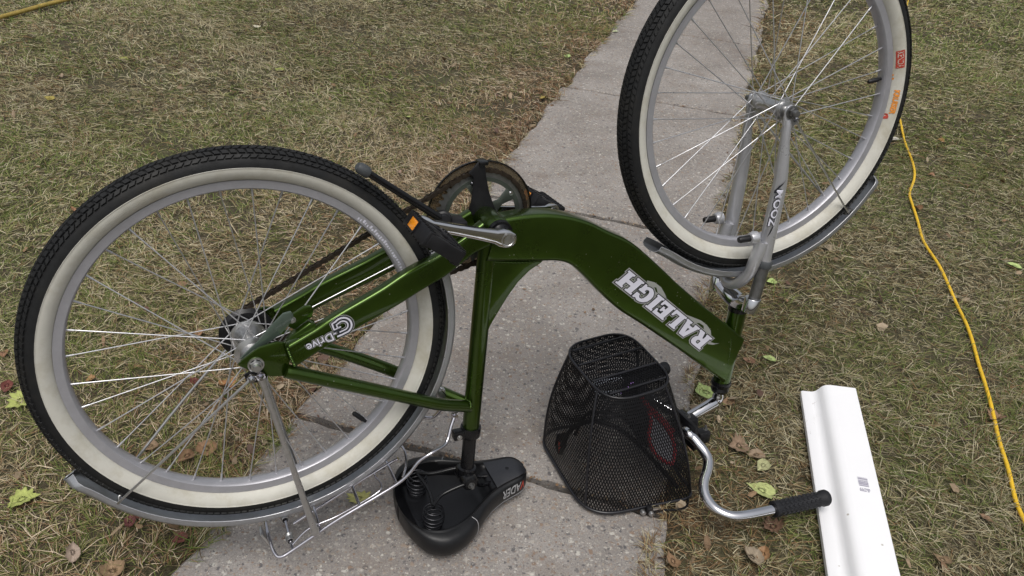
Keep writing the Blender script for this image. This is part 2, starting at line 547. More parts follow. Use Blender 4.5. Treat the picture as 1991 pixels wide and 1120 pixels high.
def build_path():
    root = bpy.data.objects.new('path', None)
    COL.objects.link(root)
    root['kind'] = 'structure'
    WLOC[root.name] = Vector((0, 0, 0))
    dz = [-.002, -0.001, 0.0, 0.0015, 0.0005, 0.0005, 0.0, 0.0, 0.0]
    for i in range(len(JO) - 1):
        g0, g1 = [  .0090 if abs(J_ - 1.26) < .01 else .0110 for J_ in (JO[i], JO[i + 1])]
        t0, t1 = JO[i] + g0, JO[i + 1] - g1
        n = 60
        ts = np.linspace(t0, t1, n + 1)
        left = [(PL_ + edge_wobble(t, 1.0 + i), t) for t in ts]
        right = [(PR_ + edge_wobble(t, 4.0 + i * 2), t) for t in ts]
        m = 30
        q0 = np.linspace(0, 1, m + 1)[1:-1]
        top = [(PL_ + (PR_ - PL_) * q, t1 + 0.0025 * math.sin(q * 31 + i) + 0.0018 * math.sin(q * 83 + 2 * i)) for q in q0]
        bot = [(PL_ + (PR_ - PL_) * q, t0 + 0.0025 * math.sin(q * 37 + i * 3) + 0.0018 * math.sin(q * 71 + i)) for q in q0]
        poly = left + top + right[::-1] + bot[::-1]
        k = len(poly)
        z = dz[i]
        def pt(q, t, zz): return Q_ * q + E_ * t + Vector((0, 0, zz))
        ctr = (sum(p[0] for p in poly) / k, sum(p[1] for p in poly) / k)
        b = MB()
        ins = []
        for (q, t) in poly:                     # a worn, rounded arris
            d = Vector((ctr[0] - q, ctr[1] - t))
            ins.append((q + 0.007 * (1 if q < ctr[0] else -1) * (1 if abs(d.x) > 0.38 else 0.0), t + 0.006 * (1 if t < ctr[1] else -1) * (1 if abs(d.y) > 0.6 else 0)))
        vs = [pt(q, t, z) for (q, t) in ins] + [pt(q, t, z - 0.006) for (q, t) in poly] + [pt(q, t, z - 0.09) for (q, t) in poly]
        fs = [list(range(k))]
        for r in (0, 1):
            fs += [[r * k + a, r * k + (a + 1) % k, (r + 1) * k + (a + 1) % k, (r + 1) * k + a] for a in range(k)]
        b.add(vs, fs)
        o = b.obj('slab', 'concrete', None, 40)
        # keep world coordinates in the mesh so the stone pattern does not repeat from slab to slab
        off = o.location.copy()
        o.data.transform(Matrix.Translation(off))
        o.location = (0, 0, 0)
        o.parent = root
build_path()

# ------------------------------------------------------------------ lawn
def blades(name, zones, label):
    P = []
    for (x0, x1, y0, y1, dens, lmin, lmax, wd) in zones:
        n = int((x1 - x0) * (y1 - y0) * dens)
        x = RNG.uniform(x0, x1, n); y = RNG.uniform(y0, y1, n)
        P.append(np.stack([x, y, RNG.uniform(lmin, lmax, n), np.full(n, wd) * RNG.uniform(0.6, 1.35, n)], 1))
    P = np.concatenate(P)
    x, y, ln, wd = P.T
    cs_ = 0.042                                   # tufts: blades drawn towards their clump's root
    ix, iy = np.floor(x / cs_), np.floor(y / cs_)
    def hsh(k): return np.modf(np.abs(np.sin(ix * 127.1 * k + iy * 311.7 + k * 17.3) * 43758.5453))[0]
    ccx, ccy = (ix + .2 + .6 * hsh(1.0)) * cs_, (iy + .2 + .6 * hsh(1.7)) * cs_
    pull = np.where(hsh(5.1) < .7, .45, .1)
    rax, ray_ = x - ccx, y - ccy
    x, y = x - rax * pull, y - ray_ * pull
    crnd, chgt = hsh(2.3), .65 + .75 * hsh(3.1)
    q = x * Q_.x + y * Q_.y
    t = x * E_.x + y * E_.y
    creepL = 0.012 + 0.030 * np.clip(hnoise(t * 3.1, t * 1.7, 2.0, 3), 0, 1) + 0.012 * np.sin(t * 23)
    creepR = 0.010 + 0.030 * np.clip(hnoise(t * 2.3, t * 2.9, 2.0, 8), 0, 1) + 0.010 * np.sin(t * 29 + 1)
    out = (q < PL_ + creepL) | (q > PR_ - creepR)
    bare = hnoise(x, y, 5.5, 2.0) + 0.5 * hnoise(x, y, 17, 5.0)
    keep = out & ~((bare > 0.62) & (RNG.uniform(0, 1, len(x)) < 0.6))
    x, y, ln, wd, q, t, rax, ray_, crnd, chgt = [a[keep] for a in (x, y, ln, wd, q, t, rax, ray_, crnd, chgt)]
    n = len(x)
    de = np.minimum(np.abs(q - PL_), np.abs(q - PR_))
    z = np.maximum(ground_z(x, y), np.where((q > PL_) & (q < PR_), 0.001, -0.05)) - 0.002
    # combed direction with swirls
    fld = 2.2 * hnoise(x, y, 1.7, 6.0) + 1.2 * hnoise(x, y, 6.0, 2.5) + np.where(q > PR_, -0.5, 2.6)
    ang = np.where(RNG.uniform(0, 1, n) < .45, np.arctan2(ray_, rax) + RNG.normal(0, .5, n), fld + RNG.normal(0, 0.85, n))
    ln = ln * chgt
    hx, hy = np.cos(ang), np.sin(ang)
    ph0 = np.radians(np.clip(RNG.normal(58, 20, n), 5, 86))
    ph1 = ph0 + np.radians(RNG.uniform(5, 45, n))
    thatch = RNG.uniform(0, 1, n) < 0.42
    ph0[thatch] = np.radians(RNG.uniform(76, 89, thatch.sum()))
    ph1[thatch] = np.radians(RNG.uniform(84, 95, thatch.sum()))
    ln = np.where(thatch, ln * 1.1, ln) * (1 + 0.35 * np.clip(hnoise(x, y, 4, 9), -0.6, 1))
    ln = ln * np.where(RNG.uniform(0, 1, n) < 0.05, 1.7, 1.0)
    m1 = np.stack([x + hx * ln * 0.5 * np.sin(ph0), y + hy * ln * 0.5 * np.sin(ph0), z + ln * 0.5 * np.cos(ph0)], 1)
    bend = RNG.normal(0, 0.35, n)
    hx2, hy2 = np.cos(ang + bend), np.sin(ang + bend)
    tip = np.stack([m1[:, 0] + hx2 * ln * 0.5 * np.sin(ph1), m1[:, 1] + hy2 * ln * 0.5 * np.sin(ph1), m1[:, 2] + ln * 0.5 * np.cos(ph1)], 1)
    lift = np.where(thatch, RNG.uniform(0.001, 0.014, n), 0.0)
    base = np.stack([x, y, z + lift], 1)
    m1[:, 2] += lift; tip[:, 2] += lift
    lo = np.where((q > PL_ - 0.02) & (q < PR_ + 0.02), 0.002, -0.02)
    m1[:, 2] = np.maximum(m1[:, 2], lo); tip[:, 2] = np.maximum(tip[:, 2], lo)
    # blades roll a little about their own length
    rl = RNG.normal(0, 0.7, n)
    sx, sy, sz = -hy * np.cos(rl), hx * np.cos(rl), np.sin(rl)
    side = np.stack([sx, sy, sz], 1) * wd[:, None] * 0.5
    vs = np.stack([base - side, base + side, m1 - side * 0.85, m1 + side * 0.85, tip], 1).reshape(-1, 3)
    # colours: living, bleached and rotting blades in patches
    pal = np.array([(0.074, 0.112, 0.020), (0.125, 0.158, 0.038), (0.205, 0.212, 0.078), (0.275, 0.232, 0.130), (0.395, 0.355, 0.240), (0.190, 0.115, 0.056), (0.100, 0.064, 0.034)])
    patch = 1.1 * hnoise(x, y, 2.1, 0.5) + 0.8 * hnoise(x, y, 7.0, 7.7) + 0.5 * hnoise(x, y, 19.0, 1.7)
    right = (q > PR_)
    g = np.clip(0.58 + 0.55 * patch + 0.5 * (crnd - .5) + np.where(right & (de > 0.40), 0.24, 0.0) - np.where(de < 0.40, 0.42 * (1 - de / 0.40), 0), 0.04, 0.9)
    g = np.where(thatch, g * 0.35, g)
    u = RNG.uniform(0, 1, n); k = RNG.uniform(0, 1, n)
    brown = np.clip(0.20 + 0.8 * np.clip(0.45 - de, 0, 1) + 0.2 * hnoise(x, y, 5, 3.3), 0.05, 0.6)
    ci = np.where(u < g, np.where(k < 0.35, 0, np.where(k < 0.75, 1, 2)), np.where(k < brown, np.where(RNG.uniform(0, 1, n) < 0.6, 5, 6), np.where(RNG.uniform(0, 1, n) < 0.58, 3, 4)))
    col = pal[ci] * RNG.uniform(0.78, 1.18, (n, 1))
    # broad drifts: paler and pinker near the path on the left, yellower further out
    dr = np.clip(hnoise(x, y, 1.1, 12.3), -1, 1)
    col = col * (1.17 + .20 * dr)[:, None]
    nearL = (q < PL_) * np.clip(1 - de / .9, 0, 1) * .8
    col = col * np.stack([1 + .10 * nearL, 1 - .04 * nearL, 1 + .06 * nearL], 1)
    col = np.clip(col, 0, 1)
    vc = np.ones((n, 5, 4), np.float32)
    vc[:, :, :3] = col[:, None, :]
    # tips of green blades have dried
    dry = (ci < 3) & (RNG.uniform(0, 1, n) < 0.5)
    vc[dry, 4, :3] = (0.26, 0.21, 0.11)
    i0 = np.arange(n) * 5
    loops = np.stack([i0, i0 + 1, i0 + 3, i0 + 2, i0 + 2, i0 + 3, i0 + 4], 1).reshape(-1)
    starts = np.stack([np.arange(n) * 7, np.arange(n) * 7 + 4], 1).reshape(-1)
    me = bpy.data.meshes.new(name)
    me.vertices.add(n * 5); me.loops.add(n * 7); me.polygons.add(n * 2)
    me.vertices.foreach_set('co', vs.astype(np.float32).reshape(-1))
    me.loops.foreach_set('vertex_index', loops.astype(np.int32))
    me.polygons.foreach_set('loop_start', starts.astype(np.int32))
    me.update(calc_edges=True)
    at = me.color_attributes.new('Col', 'FLOAT_COLOR', 'POINT')
    at.data.foreach_set('color', vc.reshape(-1))
    me.materials.append(MT['grass'])
    o = bpy.data.objects.new(name, me)
    COL.objects.link(o)
    o['kind'] = 'stuff'
    o['label'] = label
    o['category'] = 'grass'
    return o
blades('grass', [
    (-2.0, 2.4, 0.35, 2.05, 37000, 0.016, 0.046, 0.00135),
    (-3.0, 3.4, 2.05, 3.4, 22000, 0.020, 0.050, 0.0017),
    (-4.2, 4.6, 3.4, 5.2, 11000, 0.024, 0.058, 0.0024),
    (-5.5, 6.0, 5.2, 8.5, 4500, 0.028, 0.070, 0.0037)],
    'short half-dry lawn grass on both sides of the path')

# ================================================================== THE BICYCLE
BIKE = empty('bicycle', Vector(L(0.378, -0.47, 0)) * 1)
tag(BIKE, 'green cruiser bicycle turned upside down, resting on its saddle and handlebar grips', 'bicycle')
U3 = (AU, AV, AN)

def arc_path(c, r, a0, a1, w, n):
    return [L(c[0] + r * math.cos(a0 + (a1 - a0) * i / n), c[1] + r * math.sin(a0 + (a1 - a0) * i / n), w) for i in range(n + 1)]
def angof(px, py, c, w=0):
    u, v = uv(px, py, w)
    return math.atan2(v - c[1], u - c[0])

RC, RA = 0.3075, 0.0245
def tor(c, th, ph, lift=0.0):
    r = RC + (RA + lift) * math.cos(ph)
    return L(c[0] + r * math.cos(th), c[1] + r * math.sin(th), (RA + lift) * math.sin(ph))

def wheel(name, c, valve, phase, front):
    W = empty(name, L(c[0], c[1], 0), BIKE)
    ctr = L(c[0], c[1], 0)
    # tyre carcass
    b = MB()
    prof = [(RC + RA * math.cos(a), RA * math.sin(a)) for a in np.radians(np.linspace(-97, 97, 29))]
    b.lathe(ctr, AN, prof, 128, ref=AU)
    tyre = b.obj('tyre', 'rubber', W, 60)
    # tread blocks
    b = MB()
    rows = 176
    TJ = random.Random(21 if front else 22)
    for ci, pc in enumerate((-50, -30, -10, 10, 30, 50)):
        for k in range(rows):
            t0 = 2 * PI * (k + 0.5 * (ci % 2)) / rows
            dt = 2 * PI / rows * 0.41
            dp = math.radians(8.6 if abs(pc) < 45 else 6.5) * TJ.uniform(.93, 1.05)
            p0 = math.radians(pc)
            sk = dt * (0.45 * (1 if pc > 0 else -1) * (1 if ci % 2 else -.6) + TJ.uniform(-.08, .08)); dt *= TJ.uniform(.92, 1.06)
            h = 0.0030
            cor = [(-1, -1), (1, -1), (1, 1), (-1, 1)]
            vs = [tor(c, t0 + a * dt + sk * q, p0 + q * dp, 0.0) for a, q in cor] + [tor(c, t0 + a * dt * 0.86 + sk * q, p0 + q * dp * 0.86, h) for a, q in cor]
            b.add(vs, [[4, 5, 6, 7], [0, 1, 5, 4], [1, 2, 6, 5], [2, 3, 7, 6], [3, 0, 4, 7]])
    b.obj('tread', 'rubber', W, 0, kind='stuff')
    # white walls
    for sgn in (1, -1):
        b = MB()
        ph = np.radians(np.linspace(92, 157, 12))
        prof = [(RC + (RA + 0.0005) * math.cos(a), sgn * (RA + 0.0005) * math.sin(a)) for a in ph]
        prof = [(prof[0][0] + 0.0012, sgn * (RA - 0.001))] + [(prof[0][0] + 0.0006, sgn * (RA + 0.0011))] + prof
        b.lathe(ctr, AN, prof, 128, ref=AU)
        b.obj('whitewall', 'white', W, 50)
    # rim
    b = MB()
    b.lathe(ctr, AN, [(.2852, .0132), (.2845, .0105), (.279, .010), (.279, -.010), (.2845, -.0105), (.2852, -.0132), (.2725, -.0124), (.2708, -.0108), (.2690, -.0050), (.2688, 0), (.2690, .0050), (.2708, .0108), (.2725, .0124)], 128, closed=True, ref=AU)
    rim = b.obj('rim', 'alu', W, 30)
    # valve
    a = valve
    b = MB()
    b.tube([L(c[0] + r * math.cos(a), c[1] + r * math.sin(a), 0) for r in (.272, .262, .2615, .239, .237)], [.0032, .0032, .0046, .0044, .003], 10)
    b.obj('valve', 'black', W, 40)
    # hub
    b = MB()
    if front:
        fr, fw = .0205, .034
        b.lathe(ctr, AN, [(.004, .052), (.0085, .052), (.0085, .043), (.0155, .042), (.0165, .036), (fr, .0355), (fr, .0325), (.0155, .031), (.0125, .020), (.0120, 0), (.0125, -.020), (.0155, -.031), (fr, -.0325), (fr, -.0355), (.0165, -.036), (.0155, -.042), (.0085, -.043), (.0085, -.052), (.004, -.052)], 32, ref=AU)
    else:
        fr, fw = .0290, .031
        b.lathe(ctr, AN, [(.004, .062), (.0095, .062), (.0095, .053), (.0175, .052), (.019, .044), (.0205, .036), (fr, .0335), (fr, .0300), (.0235, .028), (.0195, .018), (.019, 0), (.0195, -.018), (.0235, -.028), (fr, -.0300), (fr, -.0335), (.019, -.036), (.012, -.05), (.0095, -.062), (.004, -.062)], 36, ref=AU)
    hub = b.obj('hub', 'steel' if front else 'steel', W, 30)
    # spokes, three-cross
    n = 36
    for k in range(n):
        ar = 2 * PI * k / n + phase
        near = 1 if k % 2 == 0 else -1
        lead = 1 if (k // 2) % 2 == 0 else -1
        af = ar - lead * math.radians(66)
        rf = fr - 0.003
        wf = near * (fw + (0.0015 if lead > 0 else -0.0015))
        p0 = L(c[0] + rf * math.cos(af), c[1] + rf * math.sin(af), wf)
        p1 = L(c[0] + .2700 * math.cos(ar), c[1] + .2700 * math.sin(ar), near * 0.002)
        d = (p1 - p0)
        pn = p1 - d.normalized() * 0.013
        b = MB()
        b.tube([p0, p0 + d * 0.5, pn, pn + d.normalized() * 0.0004, p1], [.00110, .00105, .00105, .0019, .0021], 6)
        b.obj('spoke', 'spoke', W, 60)
    return W, tyre, rim

ra = math.radians
RW, rtyre, rrim = wheel('rear_wheel', (0, 0), angof(705, 815, (0, 0)), ra(3.0), False)
FWh, ftyre, frim = wheel('front_wheel', FH, angof(1697, 157, FH), ra(1.0), True)

# writing on the front tyre's white wall (runs round the wheel)
def on_wall(c, th0, scale, rmid, flip=1):
    def fn(x, y):
        th = th0 - flip * x * scale / rmid
        rr = rmid - flip * y * scale
        ph = math.acos(max(-1, min(1, (rr - RC) / (RA + 0.0012))))
        return tor(c, th, ph, 0.0012)
    return fn
aK0 = angof(1742, 100, FH, .024)
for txt, mat, px0, rmid, size, off in (('KENDA', 'white', (1744, 104), .2905, .0150, .0), ('KRUISER', 'orange', (1740, 176), .2910, .0135, .05)):
    a0 = angof(px0[0], px0[1], FH, .024)
    vs, fs = text_shape(txt, off, 0.1, 1.0)
    wid = vs[:, 0].max()
    tgt = abs(a0 - angof(1741, 135, FH, .024)) * rmid if txt == 'KENDA' else abs(a0 - angof(1728, 222, FH, .024)) * rmid
    kx = tgt / wid
    def fn(x, y, a0=a0, rmid=rmid, kx=kx, size=size):
        th = a0 - x * kx / rmid
        rr = rmid + 0.013 - (1 - y / 0.72) * 0 - 0.001
        rr = rmid + y / 0.72 * size * 0.72
        ph = math.acos(max(-1, min(1, (rr - RC) / (RA + 0.0012))))
        return tor(FH, th, ph, 0.0014)
    if txt == 'KENDA':
        bx = []
        for i in range(13):
            for y in np.linspace(-0.14, 0.86, 7): bx.append(fn(wid * (-0.04 + 1.08 * i / 12), y))
        bx = [p - AN * 0.0003 for p in bx]
        mesh_from(bx, [[7 * i + j, 7 * i + j + 1, 7 * i + j + 8, 7 * i + j + 7] for i in range(12) for j in range(6)], 'print_panel', 'red', FWh)
    mesh_from([fn(v[0], v[1]) for v in vs], fs, 'print', mat, FWh)
# the small red mark and arrows beside the words
def wall_blob(px, py, dr, da, seed):
    a0 = angof(px, py, FH, .024); u_, v_ = uv(px, py, .024)
    r0 = math.hypot(u_ - FH[0], v_ - FH[1])
    rr = random.Random(seed)
    pts = []
    for i in range(12):
        t = 2 * PI * i / 12
        k = rr.uniform(0.55, 1.1)
        a = a0 + da * k * math.cos(t); r = min(.312, r0 + dr * k * math.sin(t))
        ph = math.acos(max(-1, min(1, (r - RC) / (RA + .0012))))
        pts.append(tor(FH, a, ph, 0.0013))
    return pts
mesh_from(wall_blob(1727, 228, .0055, .030, 3), [list(range(12))], 'print', 'red', FWh)
mesh_from(wall_blob(1743, 148, .002, .008, 5), [list(range(12))], 'print', 'orange', FWh)
mesh_from(wall_blob(1743, 155, .002, .008, 6), [list(range(12))], 'print', 'orange', FWh)
# pale worn maker's marks on the rear rim
b = MB()
a0, a1 = angof(700, 418, (0, 0), .013), angof(792, 528, (0, 0), .013)
rr = random.Random(4)
for i in range(26):
    a = a0 + (a1 - a0) * (i + 0.15) / 26
    da = (a1 - a0) / 26 * rr.uniform(0.35, 0.75)
    r0 = .2745 + rr.uniform(0, .002); r1 = r0 + rr.uniform(.003, .006)
    b.add([L(r * math.cos(t), r * math.sin(t), .0132 - (0.2852 - r) * 0.063 + 0.0004) for r, t in ((r0, a), (r1, a), (r1, a + da), (r0, a + da))], [[0, 1, 2, 3]])
b.obj('rim_print', 'letter', RW, 0)

# ---- frame
UPP = [(955, 415), (1000, 407), (1050, 404), (1092, 409), (1130, 420), (1165, 437), (1212, 460), (1263, 504), (1303.5, 542), (1351, 582.5), (1405, 626), (1428, 644)]
LOP = [(945, 507), (1000, 507), (1045, 507), (1082, 507), (1108, 514), (1133, 535), (1163, 566), (1203, 602), (1248, 631), (1318, 679), (1382, 725), (1406, 742)]
HWB = 0.021
up = resample2([uv(x, y, -HWB * .75) for x, y in UPP]); lo = resample2([uv(x, y, HWB * .75) for x, y in LOP])
b = MB(); b.beam(up, lo, 0.0, HWB, 0.0065, 4)
main = b.obj('main_tube', 'green', BIKE, 30)
SEAT_T, SEAT_B = B(951, 440), B(914.5, 838)
b = MB(); b.tube([SEAT_T, SEAT_B], .0168, 24); seat_tube = b.obj('seat_tube', 'green', BIKE, 40)
gp = [uv(x, y, .012) for x, y in [(944, 500), (1062, 503), (1052, 512), (1030, 527), (1008, 549), (988, 577), (970, 606), (955, 632), (944, 655), (936, 655)]]
b = MB(); b.prism(gp, -.013, .013); b.obj('gusset', 'green', BIKE, 40, bevel=.004)
# bottom bracket shell
b = MB(); b.lathe(L(*BB, 0), AN, [(.0, .037), (.0235, .037), (.0235, -.037), (.0, -.037)], 32); b.obj('bottom_bracket_shell', 'green', BIKE, 40, bevel=.0015)
b = MB(); b.lathe(L(*BB, 0), AN, [(.007, .062), (.0075, .0585), (.017, .0465), (.0215, .046), (.0225, .0372), (.0, .0372)], 32); b.obj('bottom_bracket_cup', 'blackgloss', BIKE, 40)
CSU = [(935, 430), (900, 458), (868.6, 479), (844, 495.6), (788, 525), (735, 560), (650, 609.5), (609, 637), (556, 668)]
CSL = [(950, 475), (920, 489.5), (893, 511), (859.5, 536.6), (826, 556), (765, 594), (680, 642), (632, 671), (573, 709)]
CSW = [.030, .035, .042, .047, .054, .059, .064, .066, .067]
cu_ = resample2([uv(x, y, w) for (x, y), w in zip(CSU, CSW)]); cl_ = resample2([uv(x, y, w) for (x, y), w in zip(CSL, CSW)])
stays = []
for sg in (1, -1):
    b = MB(); b.beam(cu_, cl_, interp(CSW), .0105, .0055, 4, sg)
    stays.append(b.obj('chain_stay', 'green', BIKE, 30))
SSP = [(556, 721), (582, 727), (703, 753), (794, 773), (855, 786), (912, 790)]
SSW = [.068, .068, .060, .048, .032, .006]
ss = [(*uv(x, y, w), w) for (x, y), w in zip(SSP, SSW)]
for sg in (1, -1):
    b = MB(); b.tube(spline([L(u, v, sg * w) for u, v, w in ss], 6), .0118, 18)
    st = b.obj('seat_stay', 'green', BIKE, 40)
    # dropout plates and the raised bracket above the axle
    dp = [(462, 709), (470, 700), (493, 682), (504, 675), (538, 664), (556, 666), (566, 690), (556, 730), (530, 731), (504, 729), (477, 716)]
    d2 = [uv(x, y, .066) for x, y in dp]
    b = MB(); b.prism(d2, sg * .0625, sg * .0685); b.obj('dropout', 'green', BIKE, 40, bevel=.0012)
b = MB()
b.prism([uv(x, y, .058) for x, y in [(466, 700), (500, 667), (530, 632), (551, 611), (566, 607), (571, 614), (567, 627), (546, 652), (507, 678), (480, 700)]], .052, .056)
b.obj('brake_tab', 'tab_skytint', BIKE, 40, bevel=.0008)
b = MB()
b.prism([uv(x, y, .05) for x, y in [(556, 618), (575, 606), (592, 595), (604, 594), (610, 601), (607, 615), (590, 627), (573, 640), (561, 635)]], .046, .052)
b.obj('brake_bracket', 'green', BIKE, 40, bevel=.0012)
b = MB()
b.prism([uv(x, y, .05) for x, y in [(548, 668), (566, 646), (600, 622), (612, 624), (600, 645), (570, 668)]], .044, .062)
b.obj('bracket_gusset', 'green', BIKE, 40, bevel=.002)
def bolt(name, P, r, h, mat='chrome', parent=BIKE, ax=AN, hexa=True):
    b = MB()
    b.lathe(P, ax, [(0, h), (r * .55, h), (r * .62, h * .8), (r * .62, h * .55)], 14)
    b.lathe(P, ax, [(r * .6, h * .55), (r * .9, h * .55), (r * .95, h * .2)], 6 if hexa else 16)
    b.lathe(P, ax, [(r * .95, h * .2), (r * 1.2, h * .18), (r * 1.2, 0), (0, 0)], 18)
    return b.obj(name, mat, parent, 30)
bolt('axle_nut', L(0, 0, .0685), .0108, .016, 'steel')
bolt('axle_nut', L(0, 0, -.0685), .0108, .016, 'steel', ax=-AN)
bolt('bolt', B(568, 622, .052), .0048, .006, 'steel')
# head tube, cups
HT, HB = B(1434.5, 602), B(1402.5, 742)
hd = (HT - HB).normalized()
b = MB(); b.tube([HB, HT], .0195, 24); b.obj('head_tube', 'green', BIKE, 40)
# welded seams: ripples of bead
def weld(name, path, r=.0022, amp=.0006):
    P = spline(path, 24)
    rs = [r + amp * math.sin(i * 1.35) for i in range(len(P))]
    b = MB(); b.tube(P, rs, 8); return b.obj(name, 'green', BIKE, 60)
hw = HWB * .93
weld('weld', [B(1408, 628, -.004), B(1413, 633, .010), B(1418, 645, hw * .80), B(1420, 665, hw), B(1416, 695, hw), B(1409, 728, hw * .85), B(1404, 738, .008)])
weld('weld', [B(946, 508, .0135), B(975, 510, HWB * .72), B(1010, 511, HWB * .70), B(1048, 508, HWB * .6)], .0015, .0004)
weld('weld', [B(905, 776, .014), B(914, 782, .018), B(915, 792, .0185), B(908, 801, .015)], .0016, .0005)
weld('weld', [B(557, 668, .0765), B(560, 680, .0785), B(566, 696, .0785), B(573, 711, .0765)], .0022, .0007)
b = MB(); b.lathe(HB, -hd, [(.0, -.004), (.0215, -.004), (.0225, .004), (.0205, .009), (.0185, .011), (.0205, .018), (.0175, .0245), (.0, .0245)], 28); b.obj('lower_headset', 'blackgloss', BIKE, 40)
b = MB(); b.lathe(HT, hd, [(.0, -.002), (.0205, -.002), (.0215, .003), (.0205, .008), (.0, .008)], 28); b.obj('upper_headset', 'blackgloss', BIKE, 40)

# ---- writing on the main tube
LET = {
 'R': (1.05, [[(0,0),(.46,0),(.46,.12),(.42,.12),(.42,.36),(.5,.36),(.66,0),(1.05,0),(1.05,.12),(.97,.14),(.82,.42),(.93,.52),(.98,.7),(.92,.88),(.78,.98),(.6,1),(0,1),(0,.88),(.08,.88),(.08,.12),(0,.12)], [(.42,.56),(.42,.8),(.56,.8),(.64,.74),(.64,.62),(.56,.56)]]),
 'A': (1.10, [[(0,0),(.42,0),(.42,.12),(.37,.12),(.40,.24),(.68,.24),(.71,.12),(.66,.12),(.66,0),(1.1,0),(1.1,.12),(1.03,.12),(.76,1),(.34,1),(.07,.12),(0,.12)], [(.46,.42),(.62,.42),(.54,.72)]]),
 'L': (.90, [[(0,0),(.9,0),(.9,.42),(.76,.42),(.7,.2),(.42,.2),(.42,.88),(.5,.88),(.5,1),(0,1),(0,.88),(.08,.88),(.08,.12),(0,.12)]]),
 'E': (.90, [[(0,0),(.9,0),(.9,.36),(.78,.36),(.72,.2),(.42,.2),(.42,.42),(.52,.42),(.52,.34),(.66,.34),(.66,.66),(.52,.66),(.52,.58),(.42,.58),(.42,.8),(.7,.8),(.76,.64),(.88,.64),(.88,1),(0,1),(0,.88),(.08,.88),(.08,.12),(0,.12)]]),
 'I': (.50, [[(0,0),(.5,0),(.5,.12),(.42,.12),(.42,.88),(.5,.88),(.5,1),(0,1),(0,.88),(.08,.88),(.08,.12),(0,.12)]]),
 'G': (1.0, [[(1.0,.5),(.55,.5),(.55,.36),(.66,.36),(.66,.24),(.56,.18),(.46,.2),(.38,.32),(.36,.5),(.38,.68),(.46,.8),(.58,.82),(.68,.74),(.72,.64),(.96,.64),(.96,1),(.84,1),(.78,.94),(.6,1.02),(.4,1),(.2,.9),(.06,.72),(.02,.5),(.06,.28),(.2,.1),(.42,-.02),(.62,0),(.78,.08),(.84,0),(.96,0),(.96,.36),(1.0,.36)]]),
 'H': (1.2, [[(0,0),(.5,0),(.5,.12),(.42,.12),(.42,.4),(.78,.4),(.78,.12),(.7,.12),(.7,0),(1.2,0),(1.2,.12),(1.12,.12),(1.12,.88),(1.2,.88),(1.2,1),(.7,1),(.7,.88),(.78,.88),(.78,.62),(.42,.62),(.42,.88),(.5,.88),(.5,1),(0,1),(0,.88),(.08,.88),(.08,.12),(0,.12)]])}
def word(txt, gap):
    x, out = 0, []
    for ch in txt:
        wd_, sps = LET[ch]
        out.append([[(p[0] + x, p[1]) for p in s_] for s_ in sps])
        x += wd_ + gap
    return out, x - gap
wl = HWB + .0003
O0, OX, OY = Vector(uv(1384.5, 658, wl)), Vector(uv(1222.9, 525, wl)), Vector(uv(1359.5, 679.5, wl))
letters, tw = word('RALEIGH', .06)
ex_, ey_ = (OX - O0) / tw, (OY - O0)
def on_tube(w):
    def fn(x, y):
        p = O0 + ex_ * x + ey_ * y
        return L(p.x, p.y, w)
    return fn
allsp = [s_ for l_ in letters for s_ in l_]
outer = [l_[0] for l_ in letters]
sw = [[(.15,-.05),(.5,-.32),(1.0,-.42),(1.5,-.40),(2.1,-.22),(2.6,-.06),(3.2,-.02),(3.2,.1),(1.0,.1)], [(3.9,.0),(4.4,-.24),(4.9,-.40),(5.4,-.38),(5.8,-.2),(5.6,.1),(4.2,.1)], [(-.02,.18),(-.16,.22),(-.42,.12),(-.62,-.06),(-.40,.26),(-.12,.42),(.05,.34)]]
for s_ in sw:
    vs, fs = fill_shape([s_]); mesh_from([on_tube(HWB + .0003)(v[0], v[1]) for v in vs], fs, 'lettering_flourish', 'lettergrey', main)
for s_ in [[(.75,-.02),(1.1,-.26),(1.45,-.22),(1.7,-.02)], [(4.75,-.02),(5.1,-.22),(5.35,-.02)]]:
    vs, fs = fill_shape([s_]); mesh_from([on_tube(HWB + .0006)(v[0], v[1]) for v in vs], fs, 'lettering_flourish', 'green', main)
for l_ in letters:
    for off, mat, nm, ww in ((.11, 'lettergrey', 'lettering_border', .0009), (.055, 'letterdark', 'lettering_outline', .0012), (0.0, 'letter', 'letter', .0015)):
        vs, fs = fill_shape(l_, off)
        mesh_from([on_tube(HWB + ww)(v[0], v[1]) for v in vs], fs, nm, mat, main)

# ---- writing on the chain stay: a big ringed G, then -Drive, upside down
ws = .067 + .0105
def stay_fn(o, x1, hpx, wo):
    O, X = Vector(uv(*o, ws)), Vector(uv(*x1, ws))
    e = (X - O).normalized()
    f = Vector((-e.y, e.x))
    return lambda x, y: L(*(O + e * x * hpx + f * y * hpx), ws + wo)
e0, e1 = (652, 642), (594, 670)
for off, mat, ww in ((.10, 'lettergrey', .0006), (.055, 'letterdark', .0009), (.012, 'letter', .0012)):
    vs, fs = text_shape('-Drive', off, 0.0, 1.0)
    wd_ = text_shape('-Drive')[0][:, 0].max()
    ln_ = (Vector(uv(*e1, ws)) - Vector(uv(*e0, ws))).length
    f_ = stay_fn(e0, e1, ln_ / wd_, ww)
    mesh_from([f_(v[0], v[1] * 1.05) for v in vs], fs, 'lettering', mat, stays[0])
gc = Vector(uv(666, 633, ws)); gx = (Vector(uv(*e1, ws)) - Vector(uv(*e0, ws))).normalized(); gy = Vector((-gx.y, gx.x))
def gstroke(r, wd_, a0, a1, tail, bar):
    pts = [(r * math.cos(a0 + (a1 - a0) * i / 20), r * math.sin(a0 + (a1 - a0) * i / 20)) for i in range(21)]
    return pts
